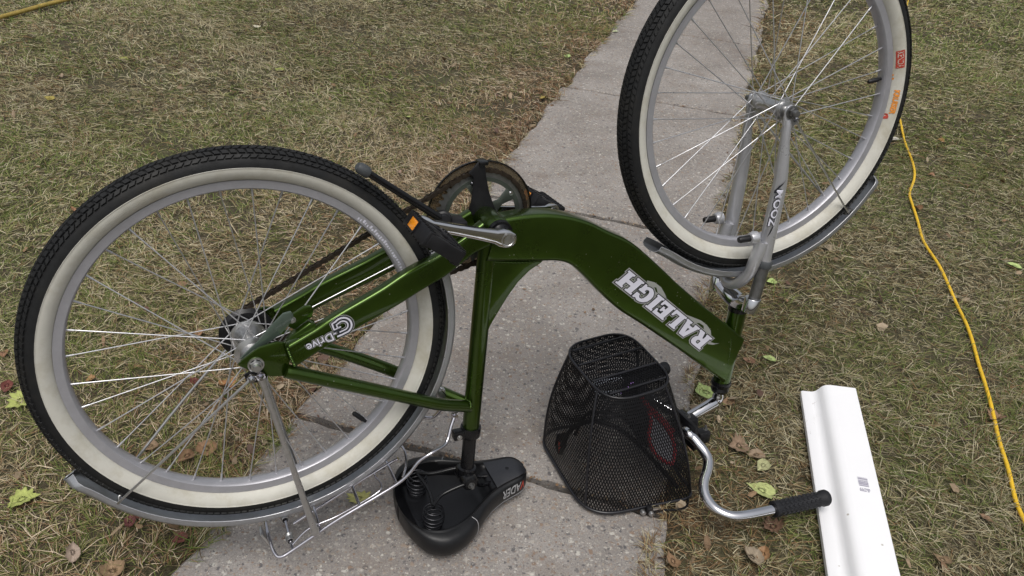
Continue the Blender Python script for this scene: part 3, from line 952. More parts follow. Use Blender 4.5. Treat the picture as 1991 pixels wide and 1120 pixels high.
def ribbon(pts, wd_, mat, ww):
    P = [Vector(p) for p in pts]
    vs, fs = [], []
    for i, p in enumerate(P):
        a = P[min(i + 1, len(P) - 1)] - P[max(i - 1, 0)]
        a.normalize(); nn = Vector((-a.y, a.x)) * wd_ / 2
        for q in (p + nn, p - nn):
            X = gc + gx * q.x + gy * q.y
            vs.append(L(X.x, X.y, ws + ww))
    fs = [[2 * i, 2 * i + 1, 2 * i + 3, 2 * i + 2] for i in range(len(P) - 1)]
    return mesh_from(vs, fs, 'lettering', mat, stays[0])
def gpath(r):
    p = [(r * 1.05, r * .95), (r * .3, r * .98)]
    p += [(r * math.cos(t), r * math.sin(t)) for t in np.linspace(ra(105), ra(300), 18)]
    p += [(r * .95, -r * .80), (r * 1.02, 0.0), (r * .35, 0.0)]
    return p
ribbon(gpath(.0120), .0150, 'lettergrey', .0005)
ribbon(gpath(.0120), .0128, 'letterdark', .0008)
ribbon(gpath(.0145), .0030, 'letter', .0011)
ribbon(gpath(.0085), .0024, 'letter', .0011)

# ---- fenders
def fender(name, c, a0, a1, n, r0=.3395, flare0=0.0, flare1=0.0, square=False):
    prof = [(r0 - .004, .0275), (r0 + .004, .0282), (r0 + .009, .0250), (r0 + .0125, .0170), (r0 + .0140, .0070), (r0 + .0143, 0), (r0 + .0140, -.0070), (r0 + .0125, -.0170), (r0 + .009, -.0250), (r0 + .004, -.0282), (r0 - .004, -.0275)]
    k = len(prof)
    vs, fs = [], []
    for i in range(n + 1):
        t = i / n
        a = a0 + (a1 - a0) * t
        arclen = abs(a1 - a0) * r0
        e0, e1 = t * arclen, (1 - t) * arclen
        fl = flare0 * max(0, 1 - e0 / .05) ** 2 + flare1 * max(0, 1 - e1 / .05) ** 2
        nar = 1.0
        for e in ((e1,) if square else (e0, e1)):                      # rounded ends
            if e < .022: nar = min(nar, math.sqrt(max(0.0, 1 - (1 - e / .022) ** 2)) * 0.85 + 0.15)
        for (r, w_) in prof:
            vs.append(L(c[0] + (r + fl) * math.cos(a), c[1] + (r + fl) * math.sin(a), w_ * nar))
    for i in range(n):
        for j in range(k - 1):
            fs.append([i * k + j, i * k + j + 1, (i + 1) * k + j + 1, (i + 1) * k + j])
    b = MB(); b.add(vs, fs)
    o = b.obj(name, 'fender', BIKE, 50, solid=.0012)
    # rolled, brighter lip along both edges
    for sgn in (0, k - 1):
        b = MB(); b.tube([vs[i * k + sgn] for i in range(n + 1)], .0010, 6); b.obj('lip', 'silver', o, 60)
    return o
a0 = angof(134, 925, (0, 0)); a1 = angof(876, 470, (0, 0))
if a0 > a1: a0 -= 2 * PI
if a1 < 0 and a0 > 0: a1 += 2 * PI
rf = fender('rear_fender', (0, 0), a0, a1, 110, flare0=.010)
a0 = angof(1272, 470, FH); a1 = angof(1704, 345, FH)
ff = fender('front_fender', FH, a0, a1, 70, flare0=.008, flare1=.004, square=True)
# wire stays of the fenders
def wire(name, pts, r, mat='steel', parent=BIKE, sm=6, seg=8):
    b = MB(); b.tube(spline(pts, sm) if sm else pts, r, seg); return b.obj(name, mat, parent, 60)
wire('fender_stay', [B(488, 737, .078), B(360, 856, .058), B(240, 968, .032), B(233, 975, .024), B(231, 966, .020), B(238, 960, .018)], .0023)
wire('fender_stay', [L(u, v, w_) for u, v, w_ in [(*uv(488, 737, .078), -.078), (*uv(360, 856, .058), -.058), (*uv(240, 968, .032), -.03)]], .0023)
bolt('bolt', B(489, 735, .074), .0062, .012, 'chrome')
b = MB(); b.prism([uv(x, y, .07) for x, y in [(474, 728), (484, 722), (512, 722), (520, 732), (508, 742), (480, 744)]], .0688, .0725); b.obj('eyelet', 'blackgloss', BIKE, 40, bevel=.001)
wire('fender_stay', [B(1548, 236, .066), B(1580, 292, .055), B(1640, 398, .03), B(1650, 414, .024), B(1640, 410, .016)], .0021)
wire('fender_stay', [L(*uv(1548, 236, .066), -.066), L(*uv(1640, 398, .03), -.03)], .0021)
b = MB(); b.box(B(1643, 409, .012), U3, (.010, .006, .012)); b.obj('stay_bracket', 'darksteel', BIKE, 40, bevel=.002)

# ---- fork (the steering is turned right round, so it faces backwards)
LEGP = [(1530, 232, .054, .0070), (1530, 246, .055, .0084), (1526, 274, .056, .0094), (1521.5, 318, .057, .0122), (1517, 354, .058, .0132), (1509.5, 390, .058, .0140), (1501.5, 426, .058, .0146), (1495, 456, .058, .0146), (1488, 497, .058, .0128), (1486, 512, .058, .0126)]
leg = [(*uv(x, y, w_), w_, r) for x, y, w_, r in LEGP]
STP = [(*uv(1486, 512, .058), .058), (*uv(1463, 594, .058), .058)]
zoomleg = None
for sg in (1, -1):
    P = spline([L(u, v, sg * w_) for u, v, w_, r in leg], 5)
    R = interp([r for *_, r in leg], 5)
    b = MB(); b.tube(P, R, 20); o = b.obj('fork_leg', 'silver', BIKE, 40)
    if sg == 1: zoomleg = o
    d = (L(STP[0][0], STP[0][1], sg * .058) - L(STP[1][0], STP[1][1], sg * .058)).normalized()
    b = MB(); b.lathe(L(STP[0][0], STP[0][1], sg * .058), d, [(.0, -.009), (.0140, -.009), (.0155, -.006), (.0155, .004), (.0140, .007), (.0, .007)], 22); b.obj('wiper_seal', 'sealgrey', BIKE, 40)
    b = MB(); b.tube([L(STP[0][0], STP[0][1], sg * .058), L(STP[1][0], STP[1][1], sg * .058)], .0122, 20); b.obj('stanchion', 'darksteel', BIKE, 40)
    # dropout
    b = MB()
    b.prism([(FH[0] + x, FH[1] + y) for x, y in [(-.013, .0), (-.010, .010), (0, .0135), (.010, .010), (.013, .0), (.014, -.012), (.022, -.016), (.022, -.024), (.012, -.027), (.006, -.036), (-.008, -.036), (-.014, -.022)]], sg * .0515, sg * .0575)
    b.obj('fork_dropout', 'silver', BIKE, 40, bevel=.0015)
    bolt('axle_nut', L(FH[0], FH[1], sg * .0575), .0105, .017, 'darksteel', ax=AN * sg)
    # brake boss with rubber cap
    u0, v0 = uv(1466, 462, .058)
    P0 = L(u0, v0, sg * .058)
    b = MB(); b.lathe(P0, -AU, [(.0, -.006), (.0125, -.006), (.0130, .002), (.0105, .010), (.0085, .011), (.0, .011)], 20); b.obj('brake_boss', 'silver', BIKE, 40)
    b = MB(); b.lathe(P0, -AU, [(.0, .010), (.0068, .010), (.0066, .034), (.005, .037), (.0, .0375)], 16); b.obj('rubber_cap', 'black', BIKE, 40)
bolt('bolt', B(1546, 231, .058), .0052, .010, 'chrome')
ARP = [(1482, 470, .056), (1476, 487, .056), (1467, 508, .054), (1457, 530, .046), (1444, 544, .034), (1430, 551, .018)]
ar = [(*uv(x, y, w_), w_) for x, y, w_ in ARP]
mid = L(ar[-1][0] - .004, ar[-1][1] - .006, 0)
path = [L(u, v, w_) for u, v, w_ in ar] + [mid] + [L(u, v, -w_) for u, v, w_ in ar[::-1]]
Pn = spline(path, 5)
rr_ = [.0140 - .0025 * math.sin(PI * i / (len(Pn) - 1)) for i in range(len(Pn))]
b = MB(); b.tube(Pn, rr_, 16); b.obj('fork_arch', 'silver', BIKE, 50)
# crown with its two clamps
cN, cF = L(*uv(1461, 592, .058), .058), L(*uv(1461, 592, .058), -.058)
sdv = (B(1486, 512, .058) - B(1463, 594, .058)).normalized()
for P0 in (cN, cF):
    b = MB(); b.lathe(P0, sdv, [(.0, -.0165), (.0158, -.0165), (.0172, -.0150), (.0172, .0135), (.0162, .0150), (.0124, .0150), (.0, .0140)], 26); b.obj('crown_clamp', 'chrome', BIKE, 40)
cm = HT + hd * .018
b = MB()
Pc = spline([cN, cN.lerp(cm, .45) - AU * .002, cm, cF.lerp(cm, .45) - AU * .002, cF], 6)
b.tube(Pc, [.0125 + .0065 * math.sin(PI * i / (len(Pc) - 1)) for i in range(len(Pc))], 18, flat=(hd, 1.25))
b.obj('fork_crown', 'chrome', BIKE, 45)
b = MB(); b.lathe(HT, hd, [(.0, .008), (.0175, .008), (.0195, .013), (.0195, .020), (.0, .020)], 26); b.obj('crown_race', 'steel', BIKE, 40)
# writing on the fork leg
zo, zx = Vector(uv(1490, 435, .0735)), Vector(uv(1508, 366, .0735))
vs0, _ = text_shape('ZOOM')
ze = (zx - zo).normalized(); zf = Vector((-ze.y, ze.x)); zk = (zx - zo).length / vs0[:, 0].max()
def zfn(x, y, lift):
    q = zo + ze * x * zk + zf * (y - .36) * zk * .95
    # wrap on the leg: axis is close to the text's line
    ax = zo + ze * x * zk
    d = (q - ax).dot(zf)
    ax2 = Vector(uv(1490, 435, .058)).lerp(Vector(uv(1508, 366, .058)), x / vs0[:, 0].max())
    R_ = .0147 + lift
    d2 = (y - .36) * zk * .90 + .0005
    d2 = max(-R_ * .95, min(R_ * .95, d2))
    P_ = ax2 + zf * d2
    return L(P_.x, P_.y, .058 + math.sqrt(R_ * R_ - d2 * d2))
for sp_ in ([(-.95, .50), (-.55, .20), (-.15, .02), (.0, .02), (.0, .18), (-.4, .34)], [(2.75, .62), (3.0, .66), (3.45, .30), (3.9, -.10), (3.35, .62), (2.95, .86), (2.72, .84)]):
    dense = []
    for i in range(len(sp_)):
        a_, b__ = Vector(sp_[i]), Vector(sp_[(i + 1) % len(sp_)])
        for k in range(6): dense.append(tuple(a_.lerp(b__, k / 6)))
    vs, fs = fill_shape([dense]); mesh_from([zfn(v[0], v[1], .0004) for v in vs], fs, 'lettering', 'letterdark', zoomleg)
vs, fs = text_shape('ZOOM', .085); mesh_from([zfn(v[0], v[1], .0005) for v in vs], fs, 'lettering', 'letterdark', zoomleg)
vs, fs = text_shape('ZOOM', .025); mesh_from([zfn(v[0], v[1], .0011) for v in vs], fs, 'lettering', 'letter', zoomleg)

# ---- stem and handlebar
ST0 = HB - hd * .030
b = MB(); b.lathe(HB, -hd, [(.0, .020), (.0115, .022), (.0115, .034), (.0125, .036), (.0125, .062), (.0105, .065), (.0, .065)], 22); b.obj('stem_quill', 'chrome', BIKE, 40)
SA, SB = B(1388, 783), B(1337, 813, .006)
b = MB(); b.tube([SA + (SA - SB) * .12, SA, SA.lerp(SB, .5), SB, SB + (SB - SA) * .12], [.0105, .0135, .0132, .0132, .012], 22); b.obj('stem_arm', 'chrome', BIKE, 40)
CLP = SB + (SB - SA) * .12
b = MB(); b.lathe(CLP, AN, [(.0, .019), (.0165, .019), (.0175, .015), (.0175, -.015), (.0165, -.019), (.0, -.019)], 24); b.obj('stem_clamp', 'blackgloss', BIKE, 40)
BARP = [(1337, 842, .125), (1347, 851, .120), (1358, 864, .113), (1370, 879, .106), (1377, 896, .099), (1375, 915, .092), (1369, 935, .085), (1369, 955, .078), (1377, 974, .072), (1394, 992, .068), (1420, 1003, .065), (1450, 1002, .064), (1503, 991, .062), (1550, 980, .059), (1604, 968, .055)]
bar = [G(x, y, z_) for x, y, z_ in BARP]
c0 = CLP.copy()
near = [c0 + AN * .0, c0.lerp(bar[0], .5)] + bar
P = spline(near, 5)
def mirror(p):
    d = p - B0
    return p - AN * (2 * d.dot(AN))
far = [mirror(p) for p in near]
# the far half sits a little lower; lay it on the ground
fB = G(1294, 716, .030)
fA = fB - (mirror(bar[-1]) - mirror(bar[-3])).normalized() * .127
fA.z = .030
sh = fB - far[-1]
far = [p + sh * (i / (len(far) - 1)) for i, p in enumerate(far)]
far[-1], far[-2], far[-3] = fB, fB.lerp(fA, .5), fA
far = [Vector((p.x, p.y, max(p.z, .022))) for p in far]
Pf = spline(far, 5)
full = Pf[::-1][:-1] + P
b = MB(); b.tube(full, .0108, 18); b.obj('handlebar', 'chrome', BIKE, 60)
def grip(A_, B_, name):
    d = (B_ - A_); ln_ = d.length; d.normalize()
    b = MB()
    b.lathe(A_, d, [(.0109, -.002), (.0168, -.002), (.0172, .004), (.0150, .009), (.0150, ln_ - .012), (.0172, ln_ - .008), (.0172, ln_ + .001), (.0150, ln_ + .005), (.0, ln_ + .006)], 24)
    o = b.obj(name, 'grip', BIKE, 40)
    x = d.orthogonal().normalized(); y = d.cross(x)
    b = MB()
    n = 12
    for i in range(n):
        for j in range(9):
            for sg in (1,):
                h0 = .014 + (ln_ - .032) * (j + .5 * (i % 2)) / 9
                a = 2 * PI * i / n
                pts = []
                for (dh, da, lf) in ((-.0052, 0, .0148), (0, .24, .0148), (.0052, 0, .0148), (0, -.24, .0148), (-.0036, 0, .0168), (0, .17, .0168), (.0036, 0, .0168), (0, -.17, .0168)):
                    pts.append(A_ + d * (h0 + dh) + (x * math.cos(a + da) + y * math.sin(a + da)) * lf)
                b.add(pts, [[4, 5, 6, 7], [0, 1, 5, 4], [1, 2, 6, 5], [2, 3, 7, 6], [3, 0, 4, 7]])
    b.obj('grip_pattern', 'grip', o, 0, kind='stuff')
    return o
gA, gB = G(1505, 990, .062), G(1604, 968, .055)
grip(gA, gB, 'grip')
grip(fA, fB, 'grip')

# ---- cranks, pedals, chainring and chain
def crank(name, sg, mat, ang):
    d = Vector((math.cos(ang), math.sin(ang))); p = Vector((-d.y, d.x))
    C = Vector(BB)
    b = MB()
    st = [(-.0155, .006), (-.012, .0125), (0, .0160), (.012, .0155), (.022, .0118), (.06, .0098), (.11, .0088), (.142, .0088), (.152, .0125), (.162, .0130), (.170, .0100), (.174, .003)]
    vs, fs = [], []
    for x, hw_ in st:
        t = max(0, x) / .17
        wc = .070 + .014 * t
        for yy, ww in ((-hw_, -.0055), (-hw_ * .94, .0048), (-hw_ * .55, .0064), (hw_ * .55, .0064), (hw_ * .94, .0048), (hw_, -.0055)):
            q = C + d * x + p * yy
            vs.append(L(q.x, q.y, sg * (wc + ww)))
    k = 6
    for i in range(len(st) - 1):
        for j in range(k): fs.append([i * k + j, i * k + (j + 1) % k, (i + 1) * k + (j + 1) % k, (i + 1) * k + j])
    fs += [list(range(k)), [(len(st) - 1) * k + j for j in range(k)]]
    b.add(vs, fs)
    o = b.obj(name, mat, BIKE, 40, bevel=.0008)
    b = MB(); b.lathe(L(C.x, C.y, sg * .0755), AN * sg, [(.0130, .0), (.0128, .0018), (.0105, .0022), (.0095, .0012), (.003, .0016), (0, .0016)], 24); b.obj('dust_cap', 'steel', o, 40)
    return C + d * .160
pe = uv(812, 434, .085)
angn = math.atan2(pe[1] - BB[1], pe[0] - BB[0])
pn_ = crank('crank_arm', 1, 'chrome', angn)
fe_ = uv(1062, 393, -.13)
pf_ = crank('crank_arm', -1, 'chrome', math.atan2(fe_[1] - BB[1], fe_[0] - BB[0]))
def pedal(p, sg, tilt):
    t1 = AU * math.cos(tilt) + AV * math.sin(tilt); t2 = -AU * math.sin(tilt) + AV * math.cos(tilt)
    c = L(p.x, p.y, sg * .145)
    ax = (t1, t2, AN)
    E = empty('pedal', c, BIKE)
    b = MB(); b.tube([L(p.x, p.y, sg * .076), L(p.x, p.y, sg * .19)], [.0065, .0055], 12); b.obj('axle', 'darksteel', E, 40)
    b = MB()
    for s_ in (-1, 1):
        b.box(c + t1 * s_ * .029, ax, (.006, .0125, .049))
    for ww in (-.046, -.012, .024, .046):
        b.box(c + AN * ww, ax, (.030, .0105, .0042))
    b.box(c, ax, (.010, .0095, .047))
    b.obj('body', 'black', E, 30, bevel=.0016)
    b = MB()
    for s_ in (-1, 1):
        for i in range(8):
            for q in (-1, 1):
                b.box(c + t1 * s_ * .029 + t2 * q * .0128 + AN * (-.042 + .012 * i), ax, (.0055, .0012, .0022))
    b.obj('grip_ridges', 'black', E, 0, kind='stuff')
    for s_ in (-1, 1):
        b = MB(); b.box(c + t1 * s_ * .0356 - AN * .012 * sg, ax, (.0012, .0082, .014)); b.obj('reflector', 'amber', E, 30, bevel=.0006)
        b = MB()
        for q in (-1, 1):
            b.box(c + t1 * s_ * .0352 + t2 * q * .0095 - AN * .012 * sg, ax, (.0022, .0013, .0165))
            b.box(c + t1 * s_ * .0352 - AN * (.012 * sg + q * .0158), ax, (.0022, .0095, .0015))
        b.obj('reflector_frame', 'black', E, 30)
    return E
pedal(Vector(pn_[:2]), 1, ra(-38))
pedal(Vector(pf_[:2]), -1, ra(-30))

RING_W = -.047
rc = L(BB[0], BB[1], 0)
# toothed chainring: rim, five arms with holes between them
b = MB()
NT = 42; RP = NT * .0127 / (2 * PI)
po, pi_ = [], []
for i in range(NT * 4):
    a = 2 * PI * i / (NT * 4)
    r = RP + (.0035 if i % 4 in (0, 1) else -.0035)
    po.append((BB[0] + r * math.cos(a), BB[1] + r * math.sin(a)))
    pi_.append((BB[0] + .0715 * math.cos(a), BB[1] + .071 * math.sin(a)))
k = len(po)
vs = [L(*p, RING_W - .001) for p in po] + [L(*p, RING_W + .001) for p in po] + [L(*p, RING_W - .001) for p in pi_] + [L(*p, RING_W + .001) for p in pi_]
fs = []
for i in range(k):
    j = (i + 1) % k
    fs += [[i, j, k + j, k + i], [2 * k + i, 3 * k + i, 3 * k + j, 2 * k + j], [i, 2 * k + i, 2 * k + j, j], [k + i, k + j, 3 * k + j, 3 * k + i]]
b.add(vs, fs)
ring = b.obj('chainring', 'darksteel', BIKE, 0)
b = MB(); b.lathe(rc, AN, [(.0728, RING_W + .0035), (.0650, RING_W + .0035), (.0650, RING_W + .0006), (.0728, RING_W + .0006)], 64, closed=True); b.obj('spider_ring', 'spider', ring, 30)
b = MB(); b.lathe(rc, AN, [(.030, RING_W + .005), (.0, RING_W + .005), (.0, RING_W + .0008), (.030, RING_W + .0008)], 40); b.obj('spider_hub', 'spider', ring, 30)
for i in range(5):
    a = 2 * PI * i / 5 + ra(250)
    d = Vector((math.cos(a), math.sin(a))); p = Vector((-d.y, d.x))
    pl = [(.020, -.013), (.042, -.0065), (.066, -.013), (.066, .013), (.042, .0065), (.020, .013)]
    b = MB(); b.prism([(BB[0] + d.x * x + p.x * y, BB[1] + d.y * x + p.y * y) for x, y in pl], RING_W + .0008, RING_W + .0042); b.obj('spider_arm', 'spider', ring, 30, bevel=.0008)
    q = L(BB[0] + d.x * .066, BB[1] + d.y * .066, RING_W + .0035)
    bolt('bolt', q, .004, .003, 'chrome', ring, hexa=False)
# smoked guard disc outside the ring, with a black rim
b = MB(); b.lathe(rc, AN, [(.0745, RING_W - .006), (.0985, RING_W - .0085)], 72); b.obj('chain_guard', 'smoke', BIKE, 40, solid=.0016)
b = MB()
b.lathe(rc, AN, [(.0985, RING_W - .0110), (.1010, RING_W - .0100), (.1010, RING_W - .0055), (.0985, RING_W - .0060)], 72, closed=True); b.obj('guard_rim', 'blackgloss', BIKE, 40)
# black guide plate standing in front of the ring
gpl = [(930, 316), (943, 316), (946, 345), (952, 375), (960, 398), (966, 414), (908, 420), (916, 395), (920, 365), (921, 345), (912, 338)]
b = MB(); b.prism([uv(x, y, -.03) for x, y in gpl], -.034, -.030); b.obj('guide_plate', 'black', BIKE, 40, bevel=.001)
b = MB(); b.box(B(937, 315, -.036), U3, (.008, .0035, .012)); b.obj('guide_plate_hook', 'blackgloss', BIKE, 40, bevel=.001)

# chain: links round the ring and the rear sprocket
CC = (0.0, 0.0); RS = .0385
c1, c2 = Vector(BB), Vector(CC)
dd = (c2 - c1); dist = dd.length; base = math.atan2(dd.y, dd.x); off = math.acos((RP - RS) / dist)
pts = []
A1, A2 = base + off, base - off          # tangent points
def circ_pts(c, r, s, e, step):
    n = max(2, int(abs(e - s) * r / step))
    return [(c.x + r * math.cos(s + (e - s) * i / n), c.y + r * math.sin(s + (e - s) * i / n)) for i in range(n + 1)]
ringpts = circ_pts(c1, RP, A1, A1 + (2 * PI - 2 * off), .004)
sprpts = circ_pts(c2, RS, A2, A2 + 2 * off, .004)
loop = [Vector(p) for p in ringpts + sprpts]
# walk the loop at chain pitch
seg = [(loop[i], loop[(i + 1) % len(loop)]) for i in range(len(loop))]
tot = sum((b_ - a_).length for a_, b_ in seg)
nl = int(tot / .0127) // 2 * 2
pitch = tot / nl
pos, acc, target = [], 0.0, 0.0
for a_, b_ in seg:
    ln_ = (b_ - a_).length
    while target <= acc + ln_ and len(pos) < nl:
        pos.append(a_.lerp(b_, (target - acc) / max(ln_, 1e-9))); target += pitch
    acc += ln_
b = MB()
for i in range(nl):
    p, q = pos[i], pos[(i + 1) % len(pos)]
    d = (q - p).normalized(); nn = Vector((-d.y, d.x))
    ws_ = (.0030, .0045) if i % 2 else (.0018, .0030)
    shape = [(-.0040, .0022), (-.0022, .0042), (.0022, .0042), (.0063, .0028)]
    L_ = (q - p).length
    outl = [(-.0042, .0), (-.003, .0036), (.001, .0042), (L_ / 2, .0028), (L_ - .001, .0042), (L_ + .003, .0036), (L_ + .0042, .0), (L_ + .003, -.0036), (L_ - .001, -.0042), (L_ / 2, -.0028), (.001, -.0042), (-.003, -.0036)]
    for sg in (1, -1):
        b.prism([(p.x + d.x * x + nn.x * y, p.y + d.y * x + nn.y * y) for x, y in outl], RING_W + sg * ws_[0], RING_W + sg * ws_[1])
    b.lathe(L(p.x, p.y, RING_W), AN, [(.0, .0048), (.0035, .0048), (.0035, -.0048), (.0, -.0048)], 8)
b.obj('chain', 'chain', BIKE, 0, kind='stuff')
# rear sprocket
po = []
NS = 19
for i in range(NS * 4):
    a = 2 * PI * i / (NS * 4); r = RS + (.0035 if i % 4 in (0, 1) else -.003)
    po.append((r * math.cos(a), r * math.sin(a)))
b = MB(); b.prism(po, RING_W - .001, RING_W + .001); b.obj('sprocket', 'chain', BIKE, 0)
b = MB(); b.lathe(L(0, 0, 0), AN, [(.0, RING_W + .012), (.040, RING_W + .010), (.046, RING_W + .004), (.046, RING_W + .0025), (.0, RING_W + .0025)], 40); b.obj('freewheel_body', 'black', BIKE, 40)

# ---- kickstand, folded up beside the bottom bracket
kA, kB = B(862, 428, .022), B(712, 334, .040)
kd = (kB - kA).normalized()
b = MB(); b.tube([kA, kA.lerp(kB, .5), kB], [.0068, .0062, .0058], 14); ks = b.obj('kickstand', 'blackgloss', BIKE, 50)
b = MB(); b.tube([kB - kd * .004, kB, kB + kd * .012, kB + kd * .018], [.0085, .0095, .0095, .006], 16); b.obj('foot', 'sealgrey', ks, 50)
b = MB(); b.lathe(B(862, 427, .010), (AN + kd * .3), [(.0, .022), (.010, .022), (.012, .018), (.012, .006), (.015, .004), (.015, -.012), (.0, -.012)], 20); b.obj('pivot', 'black', ks, 40)
b = MB(); b.box(B(885, 432, .008), U3, (.016, .006, .020)); b.obj('mount_plate', 'black', ks, 40, bevel=.003)

# ---- seat post, clamp, saddle
sdn = (SEAT_B - SEAT_T).normalized()
b = MB(); b.lathe(SEAT_B, sdn, [(.0168, -.012), (.0200, -.012), (.0205, -.009), (.0205, .006), (.0195, .009), (.0135, .009)], 26); b.obj('seat_clamp', 'blackgloss', BIKE, 40)
b = MB(); b.box(SEAT_B - AU * .026 + sdn * -.002 + AN * .004, U3, (.012, .0095, .009)); cl = b.obj('clamp_lug', 'blackgloss', BIKE, 40, bevel=.003)
bolt('bolt', SEAT_B - AU * .027 + AN * .013, .0042, .004, 'steel', hexa=False)
PB = SEAT_B + sdn * .105
b = MB(); b.tube([SEAT_B, PB], .0136, 22); b.obj('seat_post', 'blackgloss', BIKE, 40)

sR, sN = G(781, 974, .060), G(1020, 906, .060)
ex = (sN - sR); SL = ex.length; ex.z = 0; ex.normalize(); ey = Vector((ex.y, -ex.x, 0)); ez = Vector((0, 0, 1))
if ey.dot(AN) < 0: ey = -ey
S0 = Vector((sR.x, sR.y, 0))
def sad(x, y, z): return S0 + ex * x + ey * y + ez * z
SPRO = [(-.012, .003), (-.0105, .026), (-.006, .050), (.003, .075), (.015, .097), (.031, .112), (.052, .121), (.078, .119), (.104, .108), (.128, .090), (.150, .072), (.172, .058), (.194, .049), (.216, .043), (.236, .039), (.250, .033), (.260, .023), (.267, .009)]
kx = SL / .266
def rimz(t): return .064 - .004 * math.sin(PI * min(1, max(0, t) * 1.15)) + .002 * t - .010 * (max(0, t - .90) / .1) ** 2
SA_ = spline([(x, hw_, 0) for x, hw_ in SPRO], 3)
CB = [(.80, 1.0), (.90, .985), (.965, .90), (1.0, .70), (1.0, .48), (.965, .28), (.88, .12), (.72, .03), (.45, 0.0), (.0, 0.0)]
CB = CB + [(-y, z) for y, z in CB[:-1][::-1]]
def yoff(t): return .013 * max(0, 1 - t / .75)
def skin(x, f, zf):              # a point of the cover: fraction f of the half width, zf of the height
    t = x / .266
    hw_ = float(np.interp(x, [q_.x for q_ in SA_], [q_.y for q_ in SA_]))
    zr = rimz(t)
    zb = .003 + .014 * max(0, t - .45) / .55 + .012 * max(0, 1 - x / .03) ** 2
    return sad(x * kx, yoff(t) + hw_ * f, zb + (zr - zb) * zf)
outer_v, fs = [], []
for q in SA_:
    for f, zf in CB: outer_v.append(skin(q.x, f, zf))
k = len(CB)
for i in range(len(SA_) - 1):
    for j in range(k - 1): fs.append([i * k + j, i * k + j + 1, (i + 1) * k + j + 1, (i + 1) * k + j])
SADDLE = empty('saddle', S0 + ex * .12, BIKE)
b = MB(); b.add(outer_v, fs); b.obj('cover', 'vinyl', SADDLE, 60)
# inner shell: rolled edge and hollow bowl
iv, fs = [], []
bowl = [(-.80, 0.0, 0), (-.775, .003, 0), (-.74, .001, 0), (-.72, -.010, 0), (-.66, -.030, 0), (-.4, -.038, 0), (0, -.040, 0)]
bowl = bowl + [(-a, z, 0) for a, z, _ in bowl[:-1][::-1]]
for q in SA_:
    x, hw_ = q.x * kx, q.y
    t = q.x / .266
    xx = x
    shallow = (1.0 if t < .60 else max(.22, 1 - (t - .60) / .12)) * min(1, max(.05, (q.x + .012) / .03))
    for (f, dz_, _) in bowl:
        iv.append(sad(xx if abs(f) < .79 else x, yoff(t) + hw_ * f, rimz(t) + (dz_ * shallow if dz_ < 0 else dz_)))
k2 = len(bowl)
for i in range(len(SA_) - 1):
    for j in range(k2 - 1): fs.append([i * k2 + j, i * k2 + j + 1, (i + 1) * k2 + j + 1, (i + 1) * k2 + j])
b = MB(); b.add(iv, fs); b.obj('shell', 'underside', SADDLE, 50)
# grey moulded plate under the nose, with its hole
vs, fs = [], []
npt = []
for q in SA_:
    t = q.x / .266
    if t > .68 and t < .998: npt.append((q.x * kx, q.y * .80, rimz(t) + .0025))
for x, hw_, z in npt:
    for f in (-1, -.8, 0, .8, 1): vs.append(sad(x, yoff(x / SL) + hw_ * f, z - (.003 if abs(f) == 1 else 0)))
for i in range(len(npt) - 1):
    for j in range(4): fs.append([i * 5 + j, i * 5 + j + 1, (i + 1) * 5 + j + 1, (i + 1) * 5 + j])
b = MB(); b.add(vs, fs); b.obj('nose_plate', 'nosegrey', SADDLE, 40)
b = MB(); b.lathe(sad(.225 * kx, 0, rimz(.85) + .0028), ez, [(.0036, .0006), (.0028, .0003), (0, .0002)], 14); b.obj('screw_hole', 'blackgloss', SADDLE, 40)
# stitching
for sg in (1, -1):
    prof_ = [(sg * f * 1.006, zf) for f, zf in CB[:8]]
    wire('stitching', [skin(.112 + .010 * math.sin(i_ * .45), f, zf) for i_, (f, zf) in enumerate(prof_)], .0007, 'thread', SADDLE, 4, 5)
    wire('stitching', [skin(x_, sg * .93, .20) for x_ in np.linspace(.125, .258, 14)], .0006, 'thread', SADDLE, 3, 5)
# springs
def coil(c, r0, r1, h, turns, name):
    n = int(turns * 18)
    pts = []
    for i in range(n + 1):
        t = i / n; a = 2 * PI * turns * t; r = r0 + (r1 - r0) * math.sin(PI * t)
        pts.append(c + ex * r * math.cos(a) + ey * r * math.sin(a) + ez * h * t)
    b = MB(); b.tube(pts, .0016, 7); return b.obj(name, 'springsteel', SADDLE, 60)
coil(sad(.048, -.046, .026), .017, .0215, .046, 4.5, 'spring')
coil(sad(.048, .050, .026), .017, .0215, .046, 4.5, 'spring')
pcl = PB + sdn * .004
for sg in (-1, 1):
    wire('rail', [sad(.048, sg * .048, .076), sad(.075, sg * .030, .080), pcl + ey * sg * .022 + ez * .004, sad(.165, sg * .014, .055), sad(.205, sg * .006, .050)], .0036, 'blackgloss', SADDLE, 6)
wire('crossbar', [sad(.048, -.05, .074), sad(.056, 0, .070), sad(.048, .052, .074)], .0034, 'blackgloss', SADDLE, 5)
b = MB(); b.lathe(pcl + ez * .002, AN, [(.0, .030), (.012, .030), (.013, .026), (.017, .024), (.0175, .008), (.0135, .006), (.0135, -.006), (.0175, -.008), (.017, -.024), (.0, -.026)], 24); b.obj('rail_clamp', 'blackgloss', SADDLE, 40)
bolt('bolt', pcl + AN * .030, .006, .009, 'darksteel', SADDLE)
b = MB(); b.lathe(PB - sdn * .010, sdn, [(.0137, -.012), (.0185, -.010), (.0185, .010), (.0, .012)], 24); b.obj('post_collar', 'blackgloss', SADDLE, 40)
